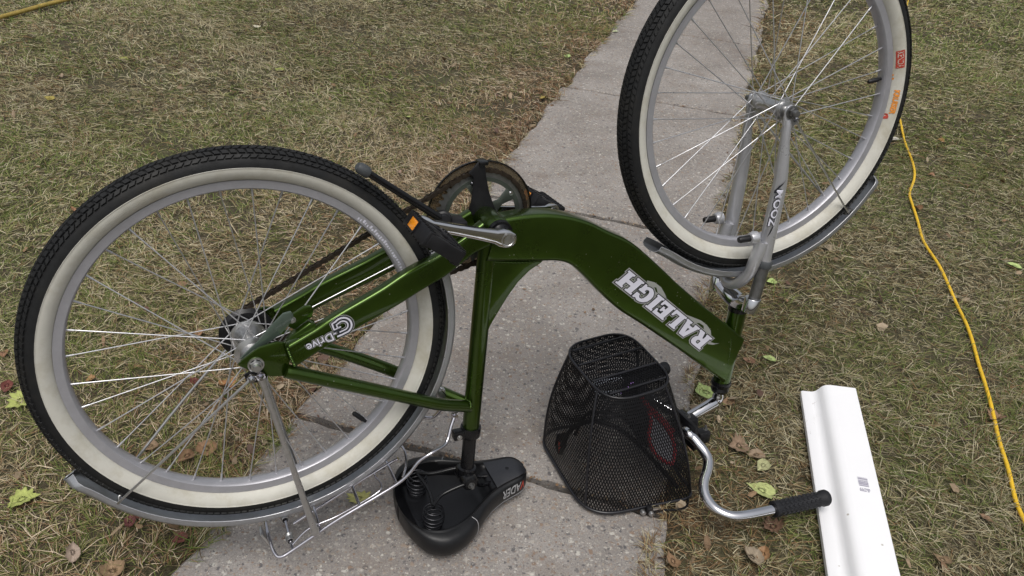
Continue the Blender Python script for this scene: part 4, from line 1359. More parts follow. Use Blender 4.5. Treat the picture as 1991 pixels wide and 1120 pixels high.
# writing on the side of the nose; its first letter is red
def fn_(x, y, wd_):
    zf = .86 - y / .72 * .42
    f = float(np.interp(zf, [.28, .48, .70, .90, .985], [.965, 1.0, 1.0, .965, .90]))
    return skin(.252 - .056 * x / wd_, f, zf) + ey * .0010
vs, fs = text_shape('VADER', .02, 0.15)
wd_ = vs[:, 0].max(); vw = text_shape('V', .02, 0.15)[0][:, 0].max()
fr_ = [f for f in fs if max(vs[i][0] for i in f) <= vw * 1.02]; fo_ = [f for f in fs if max(vs[i][0] for i in f) > vw * 1.02]
for ff_, mat in ((fr_, 'red'), (fo_, 'thread')):
    used = sorted({i for f in ff_ for i in f}); mp = {i: n_ for n_, i in enumerate(used)}
    mesh_from([fn_(vs[i][0], vs[i][1], wd_) for i in used], [[mp[i] for i in f] for f in ff_], 'lettering', mat, SADDLE)

# ---- rear rack of chromed wire
RACK = empty('rear_rack', B(650, 1015, .0), BIKE)
RN = .062
rail = [(884, 809, .022), (877, 829, .030), (867, 862, .045), (842, 879, RN), (816, 896, RN), (795.6, 921, RN), (768.5, 943.6, RN), (700, 985, RN), (650, 1015, RN), (575, 1066, RN), (546, 1083, RN)]
rl_ = [(*uv(x, y, w_), w_) for x, y, w_ in rail]
end = [(*uv(533, 1074, RN * .8), RN * .8), (*uv(523, 1045, .020), .020)]
pathN = [L(u, v, w_) for u, v, w_ in rl_]
pathF = [L(u, v, -w_) for u, v, w_ in rl_]
pe1 = [L(u, v, w_) for u, v, w_ in end]; pe2 = [L(u, v, -w_) for u, v, w_ in end[::-1]]
b = MB(); b.tube(spline(pathN + pe1 + pe2 + pathF[::-1], 5), .0034, 10); b.obj('frame_wire', 'rackwire', RACK, 60)
def rk(px, py, w_): return L(*uv(px, py, w_), w_)
def on_rail(t, w_):        # a point at rail parameter t, at sideways offset w
    i = int(t); f = t - i
    a_, b_ = rl_[i], rl_[min(i + 1, len(rl_) - 1)]
    return L(a_[0] + (b_[0] - a_[0]) * f, a_[1] + (b_[1] - a_[1]) * f, w_)
wire('middle_wire', [on_rail(5.2, .006), on_rail(5.8, .0), on_rail(7, .0), on_rail(8.9, .0)], .0031, 'rackwire', RACK, 5)
for t in (5.9, 7.0, 8.35, 9.2):
    wire('cross_wire', [on_rail(t, -RN), on_rail(t, RN)], .0031, 'rackwire', RACK, 2)
wire('front_hoop', [on_rail(5.9, -.042), on_rail(5.0, -.040), on_rail(4.7, -.02), on_rail(4.6, 0), on_rail(4.7, .02), on_rail(5.0, .040), on_rail(5.4, .058)], .0027, 'rackwire', RACK, 5)
# sprung carrier arm
wire('clip_wire', [on_rail(9.2, .050), on_rail(8.6, .046) + AV * .008, on_rail(7.8, .048) - AV * .004, on_rail(6.5, .050) - AV * .004, on_rail(6.3, .035) - AV * .004, on_rail(6.35, .0) - AV * .006, on_rail(6.3, -.035) - AV * .004, on_rail(6.5, -.050) - AV * .004, on_rail(8.4, -.046)], .0021, 'rackwire', RACK, 6)
for w0 in (.030, -.030):
    c = on_rail(9.2, w0)
    n = 7 * 14
    b = MB(); b.tube([c + AN * (.018 * (i / n) - .009) + (AU * math.cos(i * 2 * PI / 14) + AV * math.sin(i * 2 * PI / 14)) * .0062 for i in range(n + 1)], .0014, 6); b.obj('spring', 'steel', RACK, 60)
for sg in (1, -1):
    A_, B_ = L(*uv(508, 735, .078), sg * .078), L(*uv(613, 1034, .066), sg * .066)
    b = MB(); b.tube([A_, A_.lerp(B_, .06), A_.lerp(B_, .5), B_], [.0055, .0040, .0042, .0052], 12, flat=(AN, 1.25)); b.obj('leg', 'steel', RACK, 50)
    bolt('bolt', L(*uv(507, 733, .078), sg * .0735), .0058, .012, 'rackwire', RACK, ax=AN * sg)
    b = MB(); b.box(L(*uv(612, 1031, .064), sg * .064), U3, (.007, .009, .005)); b.obj('clip', 'steel', RACK, 40, bevel=.0015)
    b = MB(); b.box(L(*uv(884, 811, .022), sg * .022), U3, (.0065, .010, .0018)); b.obj('mounting_tab', 'rackwire', RACK, 40, bevel=.001)
    bolt('bolt', L(*uv(884, 808, .024), sg * .0235), .0045, .005, 'rackwire', RACK, ax=AN * sg)
b = MB(); b.box(rk(517, 1044, .004), (AU * .9 + AV * .4, AV * .9 - AU * .4, AN), (.0022, .020, .013)); b.obj('reflector_bracket', 'steel', RACK, 40, bevel=.001)
# stay bridge clip holding the fender
b = MB(); b.box(B(857, 763, .0), U3, (.007, .009, .007)); b.obj('fender_clip', 'steel', BIKE, 40, bevel=.0015)
wire('fender_clip_wire', [B(853, 750, .006), B(860, 758, .010), B(866, 768, .006)], .0022, 'chrome', BIKE, 4)

# ================================================================== THE BASKET
BK = empty('wire_basket', G(1200, 900, 0.0))
tag(BK, 'black wire mesh basket lying upside down in front of the handlebar', 'basket')
def rquad(c, r, n=8, m=10):
    out = []
    for i in range(4):
        p, a, d = c[i], c[(i - 1) % 4], c[(i + 1) % 4]
        ua, ud = (a - p).normalized(), (d - p).normalized()
        s0, s1 = p + ua * r[i], p + ud * r[i]
        for q in range(n + 1):
            t = q / n
            out.append(s0 * (1 - t) ** 2 + p * 2 * t * (1 - t) + s1 * t * t)
        nx, r2 = c[(i + 1) % 4], r[(i + 1) % 4]
        e = nx + (p - nx).normalized() * r2
        for q in range(1, m): out.append(s1.lerp(e, q / m))
    return out
def even(path, n):                 # resample a closed loop evenly
    P = path + [path[0]]
    d = [0]
    for i in range(len(P) - 1): d.append(d[-1] + (P[i + 1] - P[i]).length)
    out, j = [], 0
    for k in range(n):
        t = d[-1] * k / n
        while d[j + 1] < t: j += 1
        out.append(P[j].lerp(P[j + 1], (t - d[j]) / max(d[j + 1] - d[j], 1e-9)))
    return out
RZ, TZ = .010, .250
rA, rB, rD = G(1143, 1008, RZ), G(1352, 966, RZ), G(1043, 842, RZ)
rC_ = rB + (rD - rA) * .98 + Vector((.0, .02, 0))
tA, tB, tD = G(1184, 787, TZ), G(1318, 746, TZ), G(1090, 675, TZ)
tC = tB + (tD - tA)
rimq = rquad([rA, rB, rC_, rD], [.075, .030, .03, .06])
topq = rquad([tA, tB, tC, tD], [.070, .060, .060, .060])
NS_ = 150
rim_l, top_l = even(rimq, NS_), even(topq, NS_)
# line the two loops up
best = min(range(NS_), key=lambda o: sum((rim_l[(i + o) % NS_] - Vector((0, 0, RZ)) - top_l[i] + Vector((0, 0, TZ))).length for i in range(0, NS_, 10)))
rim_l = rim_l[best:] + rim_l[:best]
def wall(s_, t):
    i = int(math.floor(s_)); f = s_ - i
    a = top_l[i % NS_].lerp(top_l[(i + 1) % NS_], f); b_ = rim_l[i % NS_].lerp(rim_l[(i + 1) % NS_], f)
    p = a.lerp(b_, t)
    c = (tA + tB + tC + tD) / 4
    out = Vector((p.x - c.x, p.y - c.y, 0)).normalized()
    return p + out * .012 * math.sin(PI * t)
def ribbons(b, paths, wd_):
    for P in paths:
        vs, fs = [], []
        for i, (p, nn) in enumerate(P):
            t = P[min(i + 1, len(P) - 1)][0] - P[max(i - 1, 0)][0]
            s_ = t.cross(nn).normalized() * wd_ / 2
            vs += [p + s_, p - s_]
        fs = [[2 * i, 2 * i + 1, 2 * i + 3, 2 * i + 2] for i in range(len(P) - 1)]
        b.add(vs, fs)
NT_ = 36
def nrm_at(s_, t):
    p = wall(s_, t); a = wall(s_ + .5, t) - p; c = wall(s_, min(1, t + .02)) - wall(s_, max(0, t - .02))
    return a.cross(c).normalized()
b = MB()
paths = []
for sg in (1, -1):
    for i in range(NS_):
        paths.append([(wall(i + sg * j * .5, j / NT_), nrm_at(i + sg * j * .5, j / NT_)) for j in range(NT_ + 1)])
ribbons(b, paths, .0024)
b.obj('mesh_wall', 'wire', BK, 0, kind='stuff')
# bottom panel (uppermost here)
b = MB()
ctr = sum(top_l, Vector()) / NS_
eu, ev = (tB - tA).normalized(), (tD - tA).normalized()
def inside(p):
    n = 0; x, y = p.x, p.y; c = False
    for i in range(NS_):
        a, d = top_l[i], top_l[(i + 1) % NS_]
        if (a.y > y) != (d.y > y) and x < (d.x - a.x) * (y - a.y) / (d.y - a.y) + a.x: c = not c
    return c
paths = []
for sg in (1, -1):
    for k in range(-60, 61):
        P = []
        for j in range(-60, 61):
            p = ctr + eu * (k * .0060 + sg * j * .0022) + ev * (j * .0034)
            if inside(p): P.append((p + Vector((0, 0, -.002)), Vector((0, 0, 1))))
            elif len(P) > 1: paths.append(P); P = []
            else: P = []
        if len(P) > 1: paths.append(P)
ribbons(b, paths, .0023)
b.obj('mesh_bottom', 'wire', BK, 0, kind='stuff')
b = MB(); b.tube(top_l + [top_l[0]], .0026, 8); b.obj('bottom_hoop', 'hoop', BK, 60)
b = MB(); b.tube(rim_l + [rim_l[0]], .0036, 10); b.obj('rim', 'hoop', BK, 60)
for f in (.12, .36, .64, .88):
    a, d = tA.lerp(tD, f) + eu * .003, tB.lerp(tC, f) - eu * .003
    if f in (.12, .88): a, d = a + eu * .012, d - eu * .012
    wire('bottom_wire', [a + ez * .003, a.lerp(d, .5) + ez * .003, d + ez * .003], .0024, 'hoop', BK, 2)
# hooked ends of the outer wires
for f, q in ((.88, tD), (.12, tB)):
    p0 = tA.lerp(tD, f).lerp(tB.lerp(tC, f), .14 if f > .5 else .84) + ez * .003
    b = MB(); b.tube([p0 + (eu * math.cos(t) + ev * math.sin(t)) * .006 for t in np.linspace(0, 2 * PI, 15)], .0017, 7); b.obj('wire_eye', 'wire', BK, 60)
# upright ribs, then dark arc bands set inside the mesh
def nearest(px, py, z, loop):
    g = G(px, py, z)
    return min(range(NS_), key=lambda i: (loop[i] - g).length)
for (pt_, pr_) in (((1162, 757), (1144, 978)), ((1101, 688), (1056, 858)), ((1290, 748), (1338, 955)), ((1240, 660), (1250, 800))):
    i, j = nearest(*pt_, TZ, top_l), nearest(*pr_, RZ, rim_l)
    dj = (j - i + NS_ // 2) % NS_ - NS_ // 2
    wire('rib', [wall(i + dj * t, t) for t in np.linspace(0, 1, 7)], .0028, 'hoop', BK, 3)
i0, i1 = nearest(1185, 770, TZ, top_l), 0
def arch(px_list, name, r=.0028, mat='wire', inset=.004):
    out = []
    for px, py, z in px_list: out.append(G(px, py, z))
    return wire(name, out, r, mat, BK, 6)
arch([(1092, 868, .07), (1108, 838, .11), (1135, 822, .13), (1165, 820, .14), (1200, 832, .13), (1235, 858, .10), (1275, 900, .06), (1318, 948, .02)], 'arc_band', .0052)
arch([(1118, 846, .10), (1140, 806, .15), (1172, 802, .16), (1205, 808, .15), (1228, 830, .12), (1262, 868, .08)], 'arc_band', .0036)
arch([(1172, 806, .16), (1190, 792, .18), (1212, 774, .20)], 'arc_band', .0030)
# handle wire lying out from the rim on the near side, with its clip
wire('handle', [G(1268, 996, .012), G(1290, 992, .010), G(1318, 991, .010), G(1335, 984, .010), G(1338, 968, .012)], .0024, 'wire', BK, 5)
b = MB(); b.box(G(1262, 991, .014), (ex, ey, ez), (.006, .006, .008)); b.obj('handle_clip', 'black', BK, 40, bevel=.0015)
for px, py in ((1250, 996), (1266, 998)):
    b = MB(); b.lathe(G(px, py, .010), ey, [(0, -.006), (.005, -.005), (.0062, 0), (.005, .005), (0, .006)], 12); b.obj('end_cap', 'steel', BK, 50)
# mount on the bar
mc = CLP + AN * .012
b = MB(); b.box(mc + AN * .016 + AV * .012 - AU * .006, (AU, AV, AN), (.013, .017, .014)); b.obj('mount_block', 'black', BK, 40, bevel=.004)
b = MB(); b.box(mc + AN * .048 - AV * .004 + AU * .006, (AU, AV, AN), (.014, .014, .012)); b.obj('mount_clamp', 'black', BK, 40, bevel=.004)
bolt('bolt', mc + AN * .016 + AV * .029 - AU * .012, .0042, .008, 'darksteel', BK, ax=AV, hexa=False)
bolt('bolt', mc + AN * .046 + AV * .008 + AU * .014, .0042, .012, 'darksteel', BK, ax=AV, hexa=False)
b = MB(); b.box(mc - AU * .022 + AN * .02 + AV * .004, (AU, AV, AN), (.004, .030, .045)); b.obj('mount_plate', 'black', BK, 40, bevel=.002)
# small dark tag with a red triangle on the far wall
g0 = G(1090, 862, .06)
tx, ty = (G(1104, 860, .06) - G(1078, 862, .06)).normalized(), Vector((0, 0, 1))
tn = tx.cross(ty)
b = MB(); b.add([g0 + tx * x + ty * y for x, y in ((-.012, .028), (.006, .032), (.014, .004), (.008, -.034), (-.004, -.03), (-.014, .0))], [[0, 1, 2, 3, 4, 5]]); o = b.obj('tag', 'black', BK, 0, solid=.002)
b = MB(); b.add([g0 + tx * x + ty * y - tn * .004 * (1 if tn.dot(ray(1090, 862)) > 0 else -1) for x, y in ((-.008, .010), (.003, .002), (-.003, -.024))], [[0, 1, 2]]); b.obj('tag_print', 'red', o, 0)

# what is in it: a dark cloth bag with red piping
BG = empty('cloth_bag', G(1240, 880, .02))
tag(BG, 'dark cloth bag with red piping stuffed inside the wire basket', 'bag')
bc = (rim_l[0] + rim_l[NS_ // 2]) / 2
cA = wall(0, .5) * 0
pc = sum(top_l, Vector()) / NS_
rcn = sum(rim_l, Vector()) / NS_
rndb = random.Random(5)
vs, fs = [], []
nb, mb = 28, 14
for j in range(mb + 1):
    t = j / mb
    for i in range(nb):
        a = 2 * PI * i / nb
        s_ = NS_ * i / nb
        # a flat pouch hanging along the wall on the bar side
        cen = pc.lerp(rcn, .26 + .62 * t) + AU * (.060 + .018 * t) - AN * .012
        wob = 1 + .08 * math.sin(3 * a + 6 * t) + .06 * math.sin(5 * a - 9 * t)
        taper = .15 + 1.0 * math.sin(PI * (.05 + .88 * t)) ** .6
        p = cen + AU * (.022 * math.cos(a) * wob * taper) + AN * (.062 * math.sin(a) * wob * taper)
        vs.append(p)
for j in range(mb):
    for i in range(nb): fs.append([j * nb + i, j * nb + (i + 1) % nb, (j + 1) * nb + (i + 1) % nb, (j + 1) * nb + i])
fs += [list(range(nb)), [mb * nb + i for i in range(nb)]]
MT['cloth'] = simple('dark_cloth', (0.014, 0.013, 0.017), 0.75, 0, 0, 0.3, 60, dirt=(0.03, 0.02, 0.03), bumpy=.4)
MT['greycloth'] = simple('grey_net', (0.24, 0.24, 0.27), 0.8, 0, 0, 0.2, 80)
b = MB(); b.add(vs, fs); b.obj('body', 'cloth', BG, 60)
def inner(px, py, w_):              # a point just inside the near wall
    return L(*uv(px, py, w_), w_)
lens = [(1262, 800, .060), (1266, 822, .074), (1262, 845, .082), (1266, 868, .090), (1280, 888, .096), (1306, 902, .098), (1312, 878, .090), (1306, 850, .080), (1288, 822, .070)]
LP = spline([inner(*p) for p in lens] + [inner(*lens[0])], 5)
b = MB(); b.tube(LP, .0040, 8); b.obj('piping', 'redcord', BG, 60)
b = MB(); b.add([p + (-AN) * .002 for p in LP[:-1]], [list(range(len(LP) - 1))]); b.obj('net_panel', 'greycloth', BG, 0)
wire('piping', [inner(1246, 770, .052), inner(1262, 792, .060), inner(1285, 812, .066), inner(1308, 838, .070)], .0052, 'redcord', BG, 6)
b = MB()
pr = random.Random(8)
for i in range(34):
    t = pr.random()
    c = G(1204 + 26 * t + pr.uniform(-6, 6), 764 - 17 * t + pr.uniform(-5, 5), TZ - .006)
    d1 = Vector((pr.uniform(-1, 1), pr.uniform(-1, 1), pr.uniform(-1, 1))).normalized(); d2 = d1.orthogonal().normalized()
    b.add([c + d1 * .004, c + d2 * .0025, c - d1 * .004, c - d2 * .0025], [[0, 1, 2, 3]])
tag(b.obj('tinsel', 'purple', None, 0), 'glittering scrap of purple tinsel under the basket bottom mesh', 'tinsel')['kind'] = 'stuff'

# ================================================================== WHITE BOARD, CORD, HOSE
p0, p1 = G(1555, 768, .004), G(1605, 1120, .004)
bd = Vector((p1.x - p0.x, p1.y - p0.y, 0)).normalized()        # along, towards the viewer
bs = Vector((-bd.y, bd.x, 0))                                  # across, to the right
if bs.x < 0: bs = -bs
WB = [(0, .0), (0, .012), (.003, .0145), (.024, .0150), (.029, .0162), (.035, .0195), (.040, .0265), (.0445, .0340), (.050, .0390), (.057, .0420), (.066, .043), (.124, .043), (.1275, .0415), (.1285, .038), (.1285, .0), (.1235, .0), (.1235, .0375), (.060, .0375), (.050, .035), (.044, .026), (.038, .0095), (.006, .0085), (.006, .0)]
b = MB()
ln_ = 1.9
k = len(WB)
vs = []
stn = [0, .003, .4, .8, 1.2, ln_]
for i, t in enumerate(stn):
    for x, z in WB:
        sx = x
        vs.append(p0 + bd * (t + (-.012 * (x / .1285) if True else 0)) + bs * (sx + .006 * math.sin(t * 1.3) * 0) + Vector((0, 0, z + .002 * math.sin(t * 2.0))))
fs = []
for i in range(len(stn) - 1):
    for j in range(k): fs.append([i * k + j, i * k + (j + 1) % k, (i + 1) * k + (j + 1) % k, (i + 1) * k + j])
fs += [list(range(k))]
b.add(vs, fs)
board = b.obj('trim_board', 'pvc', None, 40)
tag(board, 'white moulded plastic trim board lying on the grass under the handlebar grip', 'board')
# barcode: bars and a block of digits
c = G(1678, 938, .0474)
b = MB()
br = random.Random(3)
y = -.014
hb = .0105
while y < .013:
    hgt = br.choice([.0006, .0006, .0012, .0018])
    q = c + bd * y
    b.add([q - bs * hb, q + bs * hb, q + bs * hb + bd * hgt, q - bs * hb + bd * hgt], [[0, 1, 2, 3]])
    y += hgt + br.choice([.0007, .0010, .0016])
for o_ in b.v: o_.z = p0.z + .0434 + .002 * math.sin((o_ - p0).dot(bd) * 2.0)
b.obj('barcode', 'ink', board, 0, kind='stuff')
b = MB()
for r_ in range(3):
    for i in range(11):
        if br.random() < .25: continue
        q = c + bd * (.019 + r_ * .0036) + bs * (-.0105 + .0020 * i)
        b.add([q, q + bs * .0013, q + bs * .0013 + bd * .0026, q + bd * .0026], [[0, 1, 2, 3]])
for o_ in b.v: o_.z = p0.z + .0434 + .002 * math.sin((o_ - p0).dot(bd) * 2.0)
b.obj('barcode_digits', 'ink', board, 0, kind='stuff')

def gz(p): return float(max(ground_z(np.array(p.x), np.array(p.y)), -.02))
CP = [(1775, -60), (1766, 0), (1759, 21), (1766, 40), (1764, 75), (1757, 120), (1750, 170), (1750, 214), (1755, 243), (1764, 275), (1777, 314), (1779, 343), (1771, 368), (1776, 393), (1788, 428), (1800, 465), (1830, 520), (1860, 575), (1880, 620), (1900, 680), (1912, 720), (1930, 790), (1945, 840), (1960, 890), (1975, 945), (1991, 985), (2020, 1050), (2060, 1130)]
P = spline([G(x, y, .016) for x, y in CP], 8)
for i, p in enumerate(P): p.z = gz(p) + .011 + .003 * math.sin(i * .31)
b = MB(); b.tube(P, .0050, 10)
tag(b.obj('extension_cord', 'cord', None, 60), 'yellow extension cord running through the grass beside the front wheel', 'cord')
HP = [(-90, 52), (0, 25), (60, 11), (112, -2), (200, -26)]
P = spline([G(x, y, .03) for x, y in HP], 8)
for i, p in enumerate(P): p.z = gz(p) + .024
b = MB(); b.tube(P, .0115, 14)
tag(b.obj('hose', 'hose', None, 60), 'thick olive yellow hose crossing the far left corner of the lawn', 'hose')

# ================================================================== FALLEN LEAVES
OUT = {
 'lobed': [(0, -.5, 0), (.10, -.42, 0), (.34, -.46, 0), (.30, -.30, 0), (.52, -.22, 0), (.40, -.08, 0), (.56, .10, 0), (.34, .14, 0), (.36, .34, 0), (.18, .32, 0), (.12, .46, 0), (0, .62, 0)],
 'oval': [(0, -.5, 0), (.14, -.45, 0), (.26, -.34, 0), (.33, -.18, 0), (.36, -.02, 0), (.33, .14, 0), (.25, .30, 0), (.14, .44, 0), (.05, .54, 0), (0, .62, 0)],
 'round': [(0, -.42, 0), (.2, -.45, 0), (.36, -.34, 0), (.45, -.15, 0), (.47, .05, 0), (.40, .24, 0), (.27, .38, 0), (.12, .46, 0), (0, .58, 0)],
 'heart': [(0, -.38, 0), (.12, -.48, 0), (.32, -.44, 0), (.46, -.26, 0), (.47, -.04, 0), (.38, .16, 0), (.24, .34, 0), (.10, .50, 0), (0, .66, 0)]}
def leaf(px, py, size, col, kind, label, rot=None, curl=.25, z=.018, group=None, vein=None, tilt=None, name='fallen_leaf', asp=1.0):
    rr = random.Random(int(px * 7 + py * 13))
    half = OUT[kind]
    o2 = [(x * (1 + rr.uniform(-.08, .08)), y) for x, y, _ in half]
    outl = o2 + [(-x * rr.uniform(.88, 1.1), y) for x, y in o2[1:-1][::-1]]
    # serrate
    fine = []
    n = len(outl)
    for i in range(n):
        a, d = Vector(outl[i]), Vector(outl[(i + 1) % n])
        for q in range(3):
            p = a.lerp(d, q / 3)
            p *= 1 + (.05 if q == 1 else -.01) * rr.uniform(.4, 1.2)
            fine.append(p)
    n = len(fine)
    rings = 4
    vs, fs, cs = [], [], []
    c1, c2, c3 = rr.uniform(-1, 1) * curl, rr.uniform(.2, 1) * curl, rr.uniform(-1, 1) * curl
    ph = rr.uniform(0, 6)
    def zf(p):
        return (c2 * (p.x ** 2) * 1.6 + c1 * p.y ** 2 * .9 + c3 * p.x * p.y + .10 * abs(p.x) + .05 * curl * math.sin(p.x * 11 + ph) * math.sin(p.y * 9 + ph)) 
    vn = vein or tuple(min(1, x * 1.18 + .01) for x in col)
    for r in range(1, rings + 1):
        for p in fine:
            q = Vector((p.x * asp, p.y)) * (r / rings)
            vs.append((q.x, q.y, zf(q)))
            near_mid = abs(q.x) < .04
            k = rr.uniform(.86, 1.08) * (.86 if r == rings else 1)
            cs.append(tuple(x * k for x in (vn if near_mid else col)))
    vs.append((0, 0, zf(Vector((0, 0))))); cs.append(vn)
    ci = len(vs) - 1
    for r in range(rings - 1):
        for i in range(n): fs.append([r * n + i, r * n + (i + 1) % n, (r + 1) * n + (i + 1) % n, (r + 1) * n + i])
    for i in range(n): fs.append([ci, i, (i + 1) % n])
    # stalk
    st = len(vs)
    for y_, z_ in ((-.42, zf(Vector((0, -.42)))), (-.6, .02), (-.78, .08)):
        for x_, dz in ((-.012, 0), (.012, 0), (0, .02)): vs.append((x_ * asp, y_, z_ + dz)); cs.append(vn)
    for r in range(2):
        for i in range(3): fs.append([st + r * 3 + i, st + r * 3 + (i + 1) % 3, st + r * 3 + 3 + (i + 1) % 3, st + r * 3 + 3 + i])
    me = bpy.data.meshes.new(name)
    me.from_pydata([(x * size, y * size, z_ * size) for x, y, z_ in vs], [], fs)
    at = me.color_attributes.new('Col', 'FLOAT_COLOR', 'POINT')
    for i, c in enumerate(cs): at.data[i].color = (*[max(0, min(1, x)) for x in c], 1)
    me.materials.append(MT['leaf'])
    finish(me, 180)
    o = bpy.data.objects.new(name, me)
    g = G(px, py, z)
    if PL_ < g.dot(Q_) < PR_ and z < .03: g = G(px, py, .006)
    COL.objects.link(o)
    o.location = g
    tx_, ty_ = tilt or (rr.uniform(-.25, .25), rr.uniform(-.25, .25))
    o.rotation_euler = (tx_, ty_, rr.uniform(0, 6.28) if rot is None else rot)
    lowest = min((o.rotation_euler.to_matrix() @ v.co).z for v in me.vertices)
    base = 0.003 if PL_ < g.dot(Q_) < PR_ else gz(g) + .010
    o.location.z = base - lowest
    tag(o, label, 'leaf', group or 'fallen leaves on the ground')
    return o
GR, GY, YL = (.30, .40, .10), (.36, .40, .12), (.40, .36, .06)
PG = (.40, .44, .18)
TN, BR, RB, PK, OR = (.36, .26, .16), (.20, .11, .055), (.13, .050, .035), (.42, .36, .29), (.36, .17, .06)
